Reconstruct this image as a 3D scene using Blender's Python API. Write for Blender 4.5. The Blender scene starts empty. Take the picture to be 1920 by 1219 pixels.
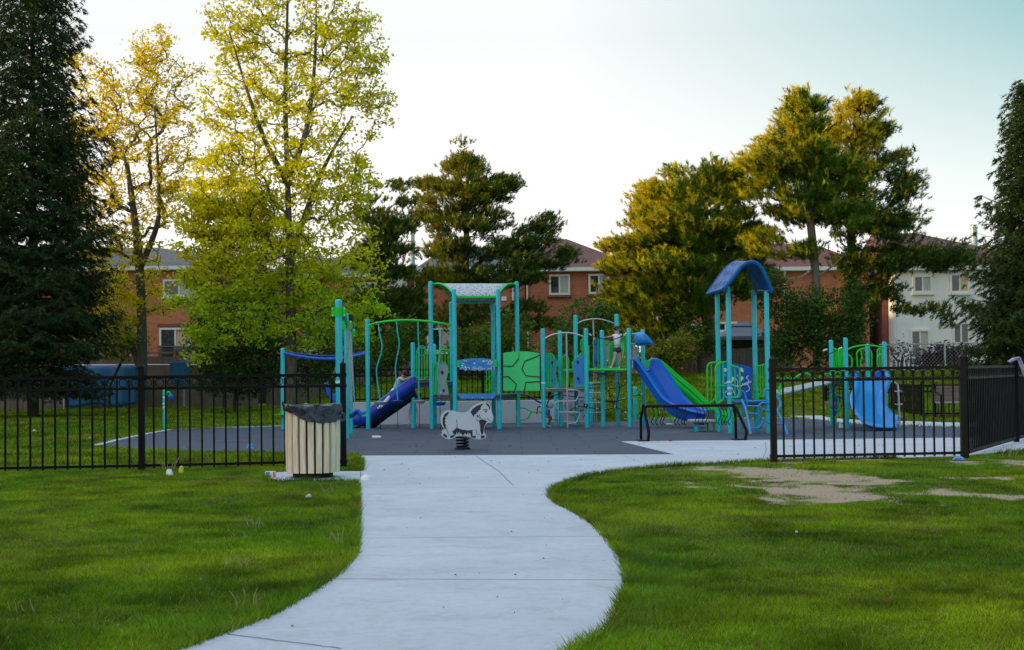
# playground scene
SKY_STR = .1
HAZE = [(0.0, (13.2, 12.7, 12.0)), (.12, (12.8, 12.6, 12.2)), (.22, (10.6, 10.8, 10.8)), (.4, (12.4, 12.8, 14.2)), (1.0, (14.4, 14.8, 17.4))]
TEAL_SKY = (.2, 4.6, 5.0)
HAZE_MIX = .9
import bpy, bmesh, math, random
import numpy as np
from mathutils import Vector, Matrix
random.seed(7)
SC = bpy.context.scene
COL = SC.collection
# ---------------------------------------------------------------- camera model
F, CX, CY, HZ, CAMH, ROLL = 2800.0, 960.0, 609.5, 697.0, 1.35, 0.0122
PIT = math.atan((HZ - CY) / F)
Fv = Vector((0, math.cos(PIT), math.sin(PIT)))
U0 = Vector((0, -math.sin(PIT), math.cos(PIT)))
R0 = Vector((1, 0, 0))
Rv = R0 * math.cos(ROLL) - U0 * math.sin(ROLL)
Uv = U0 * math.cos(ROLL) + R0 * math.sin(ROLL)
CAM = Vector((0, 0, CAMH))
def ray(px, py): return Fv * F + Rv * (px - CX) - Uv * (py - CY)
def W(px, py, D):
    d = ray(px, py); return CAM + d * (D / d.y)
def G(px, py, z=0.0):
    d = ray(px, py); return CAM + d * ((z - CAMH) / d.z)
def PX(x, y, z):                      # numpy: world to photo pixel
    rx, ry, rz = x - CAM.x, y - CAM.y, z - CAM.z
    a = rx * Fv.x + ry * Fv.y + rz * Fv.z
    return CX + F * (rx * Rv.x + ry * Rv.y + rz * Rv.z) / a, CY - F * (rx * Uv.x + ry * Uv.y + rz * Uv.z) / a
# ---------------------------------------------------------------- noise
_rg = np.random.RandomState(5).rand(257, 257)
def vnoise(x, y, s=1.0, seed=0):
    x = np.asarray(x) / s + seed * 17.31 + 500; y = np.asarray(y) / s + seed * 9.77 + 500
    xi = np.floor(x).astype(int); yi = np.floor(y).astype(int)
    fx = x - xi; fy = y - yi
    fx = fx * fx * (3 - 2 * fx); fy = fy * fy * (3 - 2 * fy)
    a = _rg[xi % 256, yi % 256]; b = _rg[(xi + 1) % 256, yi % 256]
    c = _rg[xi % 256, (yi + 1) % 256]; d = _rg[(xi + 1) % 256, (yi + 1) % 256]
    return (a * (1 - fx) + b * fx) * (1 - fy) + (c * (1 - fx) + d * fx) * fy
def fbm(x, y, s=1.0, seed=0):
    return (vnoise(x, y, s, seed) * .5 + vnoise(x, y, s * .47, seed + 1) * .28 + vnoise(x, y, s * .21, seed + 2) * .15 + vnoise(x, y, s * .09, seed + 3) * .07)
def sstep(a, b, x):
    t = np.clip((x - a) / (b - a), 0, 1); return t * t * (3 - 2 * t)
# ---------------------------------------------------------------- objects
ORG = {}
def tag(o, label=None, cat=None, group=None, kind=None):
    if label: o['label'] = label
    if cat: o['category'] = cat
    if group: o['group'] = group
    if kind: o['kind'] = kind
    return o
def empty(name, loc=(0, 0, 0)):
    o = bpy.data.objects.new(name, None); COL.objects.link(o); o.location = loc
    o.empty_display_size = .2; ORG[o.name] = Vector(loc); return o
def link_mesh(name, me, parent=None, origin=None):
    o = bpy.data.objects.new(name, me); COL.objects.link(o)
    if parent is not None:
        o.parent = parent; org = ORG[parent.name]
        if org.length: me.transform(Matrix.Translation(-org))
        ORG[o.name] = org.copy()
    else:
        org = Vector(origin) if origin is not None else Vector((0, 0, 0))
        if org.length: me.transform(Matrix.Translation(-org))
        o.location = org; ORG[o.name] = org
    return o
def dup(root, loc, rotz=0, label=None):
    r = root.copy(); COL.objects.link(r); r.location = loc; r.rotation_euler = (0, 0, rotz)
    if label: r['label'] = label
    for ch in root.children:
        c = ch.copy(); COL.objects.link(c); c.parent = r
        for g in ch.children:
            d = g.copy(); COL.objects.link(d); d.parent = c
    return r
def mkmesh(name, V, Fc, mats, smooth=False, vcol=None):
    me = bpy.data.meshes.new(name)
    me.from_pydata([tuple(v) for v in V], [], Fc)
    for m in (mats if isinstance(mats, (list, tuple)) else [mats]): me.materials.append(m)
    if smooth: me.polygons.foreach_set('use_smooth', [True] * len(me.polygons))
    return me
def npmesh(name, V, n, mat, col=None):
    """V: (k*n,3) verts, faces are consecutive n-gons; col (k,3or4) per face colours"""
    V = np.asarray(V, dtype=np.float32); k = len(V) // n
    me = bpy.data.meshes.new(name)
    me.vertices.add(len(V)); me.vertices.foreach_set('co', V.ravel())
    me.loops.add(k * n); me.loops.foreach_set('vertex_index', np.arange(k * n, dtype=np.int32))
    me.polygons.add(k); me.polygons.foreach_set('loop_start', np.arange(0, k * n, n, dtype=np.int32))
    try: me.polygons.foreach_set('loop_total', np.full(k, n, dtype=np.int32))
    except Exception: pass
    me.update(calc_edges=True)
    me.materials.append(mat)
    if col is not None:
        at = me.color_attributes.new('Col', 'FLOAT_COLOR', 'POINT')
        c = np.ones((k * n, 4), dtype=np.float32); c[:, :3] = np.repeat(col[:, :3], n, axis=0)
        at.data.foreach_set('color', c.ravel())
    return me
class MB:
    def __init__(s): s.v = []; s.f = []; s.mi = []; s.cur = 0
    def add(s, vs, fs):
        b = len(s.v); s.v += [Vector(p) for p in vs]
        s.f += [tuple(i + b for i in f) for f in fs]; s.mi += [s.cur] * len(fs); return s
    def box(s, c, d, rz=0, M=None):
        x, y, z = d[0] / 2, d[1] / 2, d[2] / 2
        vs = [Vector((a * x, b * y, e * z)) for a in (-1, 1) for b in (-1, 1) for e in (-1, 1)]
        R = Matrix.Rotation(rz, 3, 'Z') if M is None else M
        vs = [R @ v + Vector(c) for v in vs]
        return s.add(vs, [(0, 1, 3, 2), (4, 6, 7, 5), (0, 4, 5, 1), (2, 3, 7, 6), (0, 2, 6, 4), (1, 5, 7, 3)])
    def bar(s, a, b, w, h):           # box beam from a to b, width w (horizontal) height h
        a = Vector(a); b = Vector(b); d = b - a; L = d.length
        z = Vector((0, 0, 1)); x = d.normalized()
        if abs(x.dot(z)) > .99: z = Vector((0, 1, 0))
        y = z.cross(x).normalized(); zz = x.cross(y)
        M = Matrix((x, y, zz)).transposed()
        return s.box((a + b) / 2, (L, w, h), M=M)
    def tube(s, pts, r, n=8, closed=False, cap=True, rs=None):
        pts = [Vector(p) for p in pts]; N = len(pts)
        if N < 2: return s
        tang = []
        for i in range(N):
            if closed: t = pts[(i + 1) % N] - pts[i - 1]
            else: t = pts[min(i + 1, N - 1)] - pts[max(i - 1, 0)]
            tang.append(t.normalized() if t.length > 1e-9 else Vector((0, 0, 1)))
        t0 = tang[0]; ref = Vector((0, 0, 1)) if abs(t0.z) < .9 else Vector((1, 0, 0))
        u = (ref - t0 * ref.dot(t0)).normalized()
        vs = []
        for i in range(N):
            t = tang[i]; u = (u - t * u.dot(t))
            u = u.normalized() if u.length > 1e-6 else t.orthogonal().normalized()
            w = t.cross(u); rr = rs[i] if rs is not None else r
            for k in range(n):
                a = 2 * math.pi * k / n; vs.append(pts[i] + (u * math.cos(a) + w * math.sin(a)) * rr)
        fs = []
        for i in range(N if closed else N - 1):
            j = (i + 1) % N
            for k in range(n): fs.append((i * n + k, i * n + (k + 1) % n, j * n + (k + 1) % n, j * n + k))
        if cap and not closed:
            fs.append(tuple(range(n - 1, -1, -1))); fs.append(tuple((N - 1) * n + k for k in range(n)))
        return s.add(vs, fs)
    def lathe(s, c, prof, n=16):       # prof [(r,z)...]
        vs = []; c = Vector(c)
        for r, z in prof:
            for k in range(n):
                a = 2 * math.pi * k / n; vs.append(c + Vector((r * math.cos(a), r * math.sin(a), z)))
        fs = []
        for i in range(len(prof) - 1):
            for k in range(n): fs.append((i * n + k, i * n + (k + 1) % n, (i + 1) * n + (k + 1) % n, (i + 1) * n + k))
        fs.append(tuple(range(n - 1, -1, -1))); fs.append(tuple((len(prof) - 1) * n + k for k in range(n)))
        return s.add(vs, fs)
    def post(s, x, y, z0, z1, r, n=16):
        return s.lathe((x, y, 0), [(r, z0), (r, z1 - r * .7), (r * .93, z1 - r * .35), (r * .7, z1 - r * .1), (r * .35, z1)], n)
    def prism(s, poly, off):           # poly: world pts, off: vector
        n = len(poly); poly = [Vector(p) for p in poly]; off = Vector(off)
        vs = poly + [p + off for p in poly]
        fs = [tuple(range(n)), tuple(range(2 * n - 1, n - 1, -1))]
        fs += [(i, i + n, (i + 1) % n + n, (i + 1) % n) for i in range(n)]
        return s.add(vs, fs)
    def ball(s, c, r, sc=(1, 1, 1), n=10, m=7):
        vs = []; fs = []; c = Vector(c)
        for i in range(m + 1):
            t = math.pi * i / m
            for k in range(n):
                a = 2 * math.pi * k / n
                vs.append(c + Vector((r * sc[0] * math.sin(t) * math.cos(a), r * sc[1] * math.sin(t) * math.sin(a), r * sc[2] * math.cos(t))))
        for i in range(m):
            for k in range(n): fs.append((i * n + k, (i + 1) * n + k, (i + 1) * n + (k + 1) % n, i * n + (k + 1) % n))
        return s.add(vs, fs)
    def build(s, name, mat, parent=None, smooth=False, origin=None, bevel=0):
        me = mkmesh(name, s.v, s.f, mat)
        if isinstance(mat, (list, tuple)) and len(mat) > 1: me.polygons.foreach_set('material_index', s.mi)
        bm = bmesh.new(); bm.from_mesh(me); bmesh.ops.recalc_face_normals(bm, faces=bm.faces)
        bm.to_mesh(me); bm.free()
        if smooth:
            me.polygons.foreach_set('use_smooth', [True] * len(me.polygons))
            try: me.set_sharp_from_angle(angle=math.radians(40))
            except Exception: pass
        if parent is None and origin is None and s.v:
            xs = [v.x for v in s.v]; ys = [v.y for v in s.v]; zs = [v.z for v in s.v]
            origin = ((min(xs) + max(xs)) / 2, (min(ys) + max(ys)) / 2, min(zs))
        o = link_mesh(name, me, parent, origin)
        if bevel:
            b = o.modifiers.new('bev', 'BEVEL'); b.width = bevel; b.segments = 2; b.limit_method = 'ANGLE'
        return o
def cr(pts, k=6, closed=False):        # catmull-rom through points
    P = [Vector(p) for p in pts]; n = len(P); out = []
    rng = range(n) if closed else range(n - 1)
    for i in rng:
        if closed: a, b, c, d = P[i - 1], P[i], P[(i + 1) % n], P[(i + 2) % n]
        else: a, b, c, d = P[max(i - 1, 0)], P[i], P[i + 1], P[min(i + 2, n - 1)]
        for j in range(k):
            t = j / k
            out.append(.5 * ((2 * b) + (c - a) * t + (2 * a - 5 * b + 4 * c - d) * t * t + (3 * b - a - 3 * c + d) * t ** 3))
    if not closed: out.append(P[-1])
    return out
def rnd_poly(pts, r, k=4, closed=False):  # round the corners of a polyline
    P = [Vector(p) for p in pts]; n = len(P); out = []
    for i in range(n):
        if not closed and i in (0, n - 1): out.append(P[i]); continue
        a, b, c = P[i - 1], P[i], P[(i + 1) % n]
        d1 = (a - b); d2 = (c - b); q = min(r, d1.length * .45, d2.length * .45)
        p1 = b + d1.normalized() * q; p2 = b + d2.normalized() * q
        for j in range(k + 1):
            t = j / k; out.append(p1 * (1 - t) ** 2 + b * 2 * t * (1 - t) + p2 * t * t)
    return out
# ---------------------------------------------------------------- materials
MATS = {}
def nodes(name):
    m = bpy.data.materials.new(name); m.use_nodes = True; nt = m.node_tree
    return m, nt, nt.nodes['Principled BSDF'], nt.nodes['Material Output']
def N(nt, t, **kw):
    n = nt.nodes.new(t)
    for k, v in kw.items():
        if k in n.inputs.keys() if hasattr(n.inputs, 'keys') else False: n.inputs[k].default_value = v
        else: setattr(n, k, v)
    return n
def ramp(nt, fac, stops):
    r = nt.nodes.new('ShaderNodeValToRGB'); e = r.color_ramp.elements
    while len(e) < len(stops): e.new(.5)
    for i, (p, c) in enumerate(stops):
        e[i].position = p; e[i].color = (c[0], c[1], c[2], 1) if hasattr(c, '__len__') else (c, c, c, 1)
    nt.links.new(fac, r.inputs[0]); return r.outputs[0]
def tex(nt, scale, detail=4, rough=.6, coord='Object', stretch=None, kind='ShaderNodeTexNoise', dist=0):
    tc = nt.nodes.new('ShaderNodeTexCoord'); src = tc.outputs[coord]
    if stretch:
        mp = nt.nodes.new('ShaderNodeMapping'); mp.inputs['Scale'].default_value = stretch
        nt.links.new(src, mp.inputs[0]); src = mp.outputs[0]
    n = nt.nodes.new(kind); n.inputs['Scale'].default_value = scale
    if kind == 'ShaderNodeTexNoise':
        n.inputs['Detail'].default_value = detail; n.inputs['Roughness'].default_value = rough; n.inputs['Distortion'].default_value = dist
    nt.links.new(src, n.inputs['Vector']); return n
def mixc(nt, a, b, fac, mode='MIX'):
    m = nt.nodes.new('ShaderNodeMix'); m.data_type = 'RGBA'; m.blend_type = mode
    for s, v in ((0, fac), (6, a), (7, b)):
        if hasattr(v, 'node'): nt.links.new(v, m.inputs[s])
        else: m.inputs[s].default_value = v if s == 0 else (v[0], v[1], v[2], 1)
    return m.outputs[2]
def bump(nt, bs, h, strength=.3, dist=.01):
    b = nt.nodes.new('ShaderNodeBump'); b.inputs['Strength'].default_value = strength; b.inputs['Distance'].default_value = dist
    nt.links.new(h, b.inputs['Height']); nt.links.new(b.outputs[0], bs.inputs['Normal'])
def mat(name, c, rough=.5, var=.18, scale=4, metal=0, bumps=0, bscale=60, dirt=0, spec=.5, stretch=None, c2=None):
    m, nt, bs, out = nodes(name)
    n = tex(nt, scale, 5, .6, stretch=stretch)
    lo = [x * (1 - var) for x in c] if c2 is None else c2; hi = [min(1, x * (1 + var)) for x in c]
    col = ramp(nt, n.outputs[0], [(.3, lo), (.7, hi)])
    if dirt:
        n2 = tex(nt, 1.7, 8, .75)
        f = ramp(nt, n2.outputs[0], [(.5, 0), (.75, dirt)])
        col = mixc(nt, col, [x * .45 + .03 for x in c], f)
    nt.links.new(col, bs.inputs['Base Color'])
    n3 = tex(nt, 7, 3)
    nt.links.new(ramp(nt, n3.outputs[0], [(.3, max(0, rough - .08)), (.7, min(1, rough + .1))]), bs.inputs['Roughness'])
    bs.inputs['Metallic'].default_value = metal; bs.inputs['Specular IOR Level'].default_value = spec
    if bumps: bump(nt, bs, tex(nt, bscale, 3).outputs[0], bumps)
    MATS[name] = m; return m
def leafmat(name, trans=.4, rough=.55, tint=None):
    m, nt, bs, out = nodes(name)
    a = nt.nodes.new('ShaderNodeVertexColor'); a.layer_name = 'Col'
    nt.links.new(a.outputs[0], bs.inputs['Base Color']); bs.inputs['Roughness'].default_value = rough
    bs.inputs['Specular IOR Level'].default_value = .12
    t = nt.nodes.new('ShaderNodeBsdfTranslucent'); nt.links.new(a.outputs[0], t.inputs[0])
    mx = nt.nodes.new('ShaderNodeMixShader'); mx.inputs[0].default_value = trans
    nt.links.new(bs.outputs[0], mx.inputs[1]); nt.links.new(t.outputs[0], mx.inputs[2]); nt.links.new(mx.outputs[0], out.inputs[0])
    return m
teal = mat('teal_powder_coat', (.010, .50, .58), .24, .12, 3, dirt=.15, spec=.45)
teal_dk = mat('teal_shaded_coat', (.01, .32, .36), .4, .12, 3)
green = mat('green_powder_coat', (.010, .60, .045), .4, .12, 3, dirt=.12, spec=.3)
green_panel = mat('green_plastic', (.05, .70, .20), .5, .08, 2, dirt=.2)
blue = mat('blue_plastic', (.007, .12, .56), .36, .14, 2, dirt=.2, spec=.3)
blue_lt = mat('light_blue_plastic', (.022, .25, .66), .4, .12, 2, dirt=.2)
navy = mat('navy_plastic', (.01, .035, .22), .3, .15, 2, dirt=.2)
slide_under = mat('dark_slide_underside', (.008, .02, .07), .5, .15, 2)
greyp = mat('grey_plastic', (.30, .34, .40), .5, .1, 3, dirt=.3)
steel = mat('galvanised_steel', (.45, .46, .50), .38, .12, 8, metal=.6)
deckm = mat('dark_deck_coating', (.05, .06, .075), .6, .2, 8, bumps=.2)
black = mat('black_fence_paint', (.005, .005, .007), .5, .25, 6, dirt=.1, spec=.12)
brownblk = mat('dusty_black_paint', (.016, .011, .008), .5, .25, 6, dirt=.3, spec=.2)
rope = mat('black_rope', (.012, .012, .015), .8, .2, 30)
whitep = mat('white_paint', (.72, .73, .76), .5, .06, 3, dirt=.3)
whiteline = mat('white_print', (.68, .76, .86), .5, .06, 3)
darkline = mat('dark_print', (.015, .02, .028), .5, .1, 3)
chainm = mat('chain_metal', (.42, .42, .38), .4, .2, 40, metal=.5)
# ================================================================ terrain
def L_(x): return sstep(-9.5, -4.6, x)
def hgt(x, y):
    x = np.asarray(x, float); y = np.asarray(y, float)
    base = 1.15 * sstep(41, 60, y)
    wall = (sstep(-4.62, -4.55, x) * (1 - sstep(2.0, 3.2, x))) * np.clip((y - 39.32) / .06, 0, 1) * (.56 + .55 * np.clip((y - 39.4) / 19, 0, 1))
    rise = L_(x) * np.maximum(base, wall)
    left = (1 - L_(x)) * 1.0 * sstep(64, 80, y)
    far = 3.0 * sstep(120, 400, y)
    und = .05 * (vnoise(x, y, 5, 3) - .5) * sstep(44, 52, y)
    return rise + left + far + und
def gpoly(pts): return [G(*p).to_2d() for p in pts]
path_px = [(676, 856), (1265, 853.5), (1165, 829), (1450, 826), (1800, 822), (1990, 819), (2080, 836), (1960, 842), (1860, 851), (1807, 857), (1640, 861), (1452, 866), (1330, 872),
           (1260, 876), (1200, 881), (1150, 887), (1110, 894), (1065, 906), (1042, 918), (1034, 928), (1036, 937), (1050, 949), (1074, 961), (1102, 977), (1126, 996), (1148, 1021), (1166, 1047), (1177, 1073),
           (1180, 1092), (1176, 1114), (1165, 1144), (1145, 1178), (1118, 1200), (1080, 1219), (1010, 1270), (900, 1400), (0, 1400), (150, 1290), (345, 1219), (420, 1192), (490, 1165), (550, 1135), (590, 1108), (625, 1083),
           (655, 1053), (664, 1040), (666, 1010), (667, 960), (668, 906), (640, 905), (500, 904), (498, 888), (560, 885), (676, 885)]
rubber_px = [(165, 839), (215, 826.5), (270, 815), (310, 808), (400, 804), (530, 800), (655, 797), (1040, 789.5), (1100, 787.5), (1230, 786), (1480, 785.5), (1530, 788), (1585, 795), (1698, 798.8), (1804, 803),
             (1990, 808), (1990, 819.5), (1800, 822.6), (1450, 826.6), (1178, 829.4), (1282, 854.3), (676, 857), (400, 850), (250, 846)]
farpath_px = [(1470, 774), (1500, 773.5), (1530, 777.5), (1560, 785), (1620, 789), (1696, 790.5), (1804, 793.5), (1990, 797), (1990, 807.6), (1804, 802.6), (1698, 798.4), (1585, 794.6), (1530, 787.6), (1485, 784)]
PATH, RUB, FARP = gpoly(path_px), gpoly(rubber_px), gpoly(farpath_px)
def inpoly(x, y, P):
    r = np.zeros(x.shape, bool); n = len(P); j = n - 1
    for i in range(n):
        xi, yi = P[i]; xj, yj = P[j]
        c = ((yi > y) != (yj > y)) & (x < (xj - xi) * (y - yi) / (yj - yi + 1e-12) + xi)
        r ^= c; j = i
    return r
def hard(x, y): return inpoly(x, y, PATH) | inpoly(x, y, RUB) | inpoly(x, y, FARP)
# bare earth patches in the right lawn (centres found on the photograph, stored as world ellipses)
dirt_e = []
for (px, py, rx, ry, w) in [(1425, 884, 95, 11, 1.15), (1340, 880, 70, 4, .9), (1500, 920, 115, 13, 1.15), (1620, 903, 130, 13, 1.1), (1520, 900, 120, 10, .8), (1560, 925, 100, 9, .9), (1290, 905, 30, 4, .6), (1790, 924, 110, 7, .85), (1880, 928, 80, 6, .6), (1450, 938, 30, 8, .7), (1660, 965, 60, 7, .5), (1830, 1040, 50, 5, .42), (1560, 1010, 60, 8, .4), (1780, 895, 60, 4, .6), (1870, 862, 60, 6, .7), (1805, 868, 40, 4, .8), (1470, 867, 60, 3, .8), (1630, 862, 200, 1.5, .5), (1790, 1065, 30, 5, .3)]:
    c = G(px, py); a = G(px + rx, py); b = G(px, py + ry); d = G(px, py - ry)
    dirt_e.append((c.x, c.y, abs(a.x - c.x), abs(d.y - b.y) / 2 * 1.5, w))
def dirtmask(x, y):
    m = np.zeros(np.shape(x))
    for (cx, cy, rx, ry, w) in dirt_e:
        d = ((x - cx) / rx) ** 2 + ((y - cy) / ry) ** 2
        m = np.maximum(m, w * np.exp(-d * .9))
    n = fbm(x, y, 1.3, 4)
    n2 = fbm(x, y, .3, 14); n3_ = fbm(x, y, .12, 24); m = m + ((n - .5) * 1.3 + (n2 - .5) * 1.5 + (n3_ - .5) * .7) * (m > .02) + (n - .62) * .5
    return np.clip((m - .32) * 2.2, 0, 1)
# ground sheet, non uniform grid
def axis(segs):
    out = []
    for a, b, st in segs: out += list(np.arange(a, b, st))
    out.append(segs[-1][1]); return np.array(out)
gx = axis([(-600, -100, 100), (-100, -30, 10), (-30, -9.6, 1.2), (-9.6, -4.8, .1), (-4.8, -4.4, .04), (-4.4, 9.6, .1), (9.6, 30, 1.2), (30, 100, 10), (100, 600, 100)])
gy = axis([(-60, 5, 5), (5, 26, .1), (26, 39, .5), (39, 39.28, .14), (39.28, 39.42, .02), (39.42, 44, .4), (44, 64, .8), (64, 130, 6), (130, 1500, 120)])
XX, YY = np.meshgrid(gx, gy); ZZ = hgt(XX, YY)
nx, ny = len(gx), len(gy)
Vg = np.stack([XX, YY, ZZ], -1).reshape(-1, 3)
ii = (np.arange(ny - 1)[:, None] * nx + np.arange(nx - 1)[None, :]).ravel()
Fg = np.stack([ii, ii + 1, ii + 1 + nx, ii + nx], -1)
me = bpy.data.meshes.new('ground')
me.vertices.add(len(Vg)); me.vertices.foreach_set('co', Vg.astype(np.float32).ravel())
me.loops.add(len(Fg) * 4); me.loops.foreach_set('vertex_index', Fg.astype(np.int32).ravel())
me.polygons.add(len(Fg)); me.polygons.foreach_set('loop_start', np.arange(0, len(Fg) * 4, 4, dtype=np.int32)); me.update(calc_edges=True)
me.polygons.foreach_set('use_smooth', [True] * len(Fg))
at_ = me.color_attributes.new('Col', 'FLOAT_COLOR', 'POINT')
dm = dirtmask(Vg[:, 0], Vg[:, 1]) * (Vg[:, 1] < 26); cc = np.ones((len(Vg), 4), np.float32); cc[:, 0] = dm; cc[:, 1] = fbm(Vg[:, 0], Vg[:, 1], 3, 8); at_.data.foreach_set('color', cc.ravel())
gm, nt, bs, out = nodes('lawn_soil')
vc = nt.nodes.new('ShaderNodeVertexColor'); vc.layer_name = 'Col'; sp = nt.nodes.new('ShaderNodeSeparateColor'); nt.links.new(vc.outputs[0], sp.inputs[0])
n1 = tex(nt, 9, 8, .7); n2 = tex(nt, .35, 4, .6); n3 = tex(nt, 60, 5, .7)
g1 = ramp(nt, n1.outputs[0], [(.3, (.03, .045, .004)), (.55, (.10, .14, .008)), (.8, (.20, .22, .02))])
g2 = ramp(nt, n2.outputs[0], [(.35, (.75, .75, .75)), (.65, (1.15, 1.15, 1.0))])
gg = mixc(nt, g1, g2, 1.0, 'MULTIPLY')
ds = ramp(nt, n3.outputs[0], [(.3, (.26, .18, .12)), (.7, (.56, .43, .32))])
nt.links.new(mixc(nt, gg, ds, sp.outputs[0]), bs.inputs['Base Color']); bs.inputs['Roughness'].default_value = .95
bs.inputs['Specular IOR Level'].default_value = .1; bump(nt, bs, n3.outputs[0], .6, .02)
me.materials.append(gm)
tag(link_mesh('ground', me), 'green lawn with worn bare patches around the playground', 'lawn', kind='structure')
# concrete
conc, nt, bs, out = nodes('poured_concrete')
a = tex(nt, .55, 6, .65); b = tex(nt, 14, 8, .75); c = tex(nt, 160, 3, .6)
c1 = ramp(nt, a.outputs[0], [(.3, (.42, .445, .51)), (.7, (.54, .565, .635))])
c2 = ramp(nt, b.outputs[0], [(.25, (.80, .80, .79)), (.5, (1, 1, 1)), (.8, (1.04, 1.04, 1.04))])
cc_ = mixc(nt, c1, c2, 1.0, 'MULTIPLY')
st = tex(nt, 2.3, 9, .8, dist=.6); cc_ = mixc(nt, cc_, (.25, .245, .25), ramp(nt, st.outputs[0], [(.50, 0), (.74, .5)]))
sp2 = tex(nt, 45, 2, .5, kind='ShaderNodeTexVoronoi'); cc_ = mixc(nt, cc_, (.12, .11, .10), ramp(nt, sp2.outputs[0], [(.0, .8), (.035, 0)]))
nt.links.new(cc_, bs.inputs['Base Color']); bs.inputs['Roughness'].default_value = .85; bump(nt, bs, c.outputs[0], .25, .004)
def sheet(name, P, z, t, m, label, cat):
    mb = MB(); mb.prism([(p[0], p[1], z) for p in P], (0, 0, -t)); return tag(mb.build(name, m), label, cat, kind='structure')
pth = sheet('path', PATH, .014, .06, conc, 'pale concrete footpath curving up to the playground opening', 'path')
sheet('paved_path', FARP, .012, .06, conc, 'narrow concrete walk along the far right edge of the rubber', 'path')
# joints + crack as sub detail of the path
jm = mat('joint_dark', (.09, .09, .095), .9, .3, 10)  # dark colour of the joints and cracks
mb = MB()
def strip(pts, w):
    P = [Vector((p.x, p.y, .0175)) for p in pts]
    for a, b in zip(P[:-1], P[1:]):
        d = (b - a).normalized(); n = Vector((-d.y, d.x, 0)) * w / 2; mb.add([a - n, b - n, b + n, a + n], [(0, 1, 2, 3)])
for (x0, y0, x1, y1) in [(669, 917, 1046, 916), (668, 1013, 1140, 1009), (626, 1090, 1174, 1092), (428, 1195, 640, 1222), (1010, 877, 1235, 878), (676, 885.5, 676, 903)]:
    strip([G(x0 + (x1 - x0) * t / 12, y0 + (y1 - y0) * t / 12) + Vector((0, random.uniform(-.008, .008), 0)) for t in range(13)], .009)
mb.build('joint', jm, pth)
mb = MB(); strip([G(*p) for p in [(893, 857), (905, 866), (921, 876), (938, 888), (950, 901), (963, 913)]], .008)
strip([G(*p) for p in [(1170, 857), (1185, 862), (1200, 867)]], .008); strip([G(*p) for p in [(1435, 830), (1437, 845), (1430, 862)]], .008)
mb.build('crack', jm, pth)
# rubber
rub, nt, bs, out = nodes('rubber_tiles')
a = tex(nt, .8, 6, .65); b = tex(nt, 70, 5, .7); s_ = tex(nt, 1.4, 8, .8, stretch=(.5, 1.6, 1))
br = tex(nt, 1.0, kind='ShaderNodeTexBrick', coord='Object'); br.inputs['Brick Width'].default_value = 1.2; br.inputs['Row Height'].default_value = .9
br.inputs['Mortar Size'].default_value = .02; br.inputs['Color1'].default_value = (1.05, 1.05, 1.05, 1); br.inputs['Color2'].default_value = (.74, .76, .80, 1); br.inputs['Mortar'].default_value = (.3, .3, .3, 1)
c1 = ramp(nt, a.outputs[0], [(.3, (.024, .040, .078)), (.7, (.038, .060, .108))])
c2 = mixc(nt, c1, br.outputs[0], .85, 'MULTIPLY')
c2 = mixc(nt, c2, (.10, .085, .085), ramp(nt, s_.outputs[0], [(.53, 0), (.75, .55)]))
c2 = mixc(nt, c2, ramp(nt, b.outputs[0], [(.3, (.7, .7, .7)), (.7, (1.3, 1.3, 1.3))]), 1.0, 'MULTIPLY')
nt.links.new(c2, bs.inputs['Base Color']); bs.inputs['Roughness'].default_value = .75; bump(nt, bs, b.outputs[0], .3, .004)
sheet('playground_surface', RUB, .008, .05, rub, 'dark blue grey rubber tile surface under the play equipment', 'rubber surface')
# curb round the rubber (thin concrete edge)
mb = MB()
for pl in ([(165, 839), (215, 826.5), (270, 815), (310, 808), (400, 804), (530, 800), (655, 797)], [(1105, 787.3), (1230, 785.8), (1480, 785.2)]):
    P = [G(*p) for p in pl]
    for a, b in zip(P[:-1], P[1:]):
        d = (b - a).normalized(); n = Vector((-d.y, d.x, 0)) * .075; n *= 1 if n.y > 0 else -1
        mb.bar(a + n + Vector((0, 0, .0)), b + n, .15, .06)
tag(mb.build('pavement_edge', conc), 'thin pale concrete edging along the back of the rubber', 'kerb', kind='structure')
# retaining wall
mb = MB(); a = W(648, 790, 39.3); b = W(1104, 790, 39.3)
mb.box(((a.x + b.x) / 2 - .0, 39.28, .285), (b.x - a.x, .2, .62)); tag(mb.build('retaining_wall', conc, bevel=.015), 'low pale concrete retaining wall behind the play structure', 'retaining wall')

# ================================================================ grass
def blades(name, x, y, z, h, w, lean, col, label):
    k = len(x); rs = np.random.RandomState(len(x) % 1000)
    a = rs.rand(k) * 2 * np.pi; b = rs.rand(k) * 2 * np.pi
    V = np.zeros((k, 3, 3), np.float32)
    dx, dy = np.cos(a) * w / 2, np.sin(a) * w / 2
    V[:, 0] = np.stack([x - dx, y - dy, z], -1); V[:, 1] = np.stack([x + dx, y + dy, z], -1)
    V[:, 2] = np.stack([x + np.cos(b) * lean * h, y + np.sin(b) * lean * h, z + h], -1)
    me = npmesh(name, V.reshape(-1, 3), 3, grassm, col)
    return tag(link_mesh(name, me), label, 'grass', kind='stuff')
grassm = leafmat('grass_blades', .3, .6)
rs = np.random.RandomState(11)
def sample(n, d0, d1, power=1.0, marg=1.12):
    # area samples inside the camera's wedge (a little wider), density falling off with distance
    u = rs.rand(n); D = (d0 ** (2 - power) + u * (d1 ** (2 - power) - d0 ** (2 - power))) ** (1 / (2 - power)) if power != 2 else d0 * (d1 / d0) ** u
    x = (rs.rand(n) * 2 - 1) * D * .345 * marg; return x, D
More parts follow.
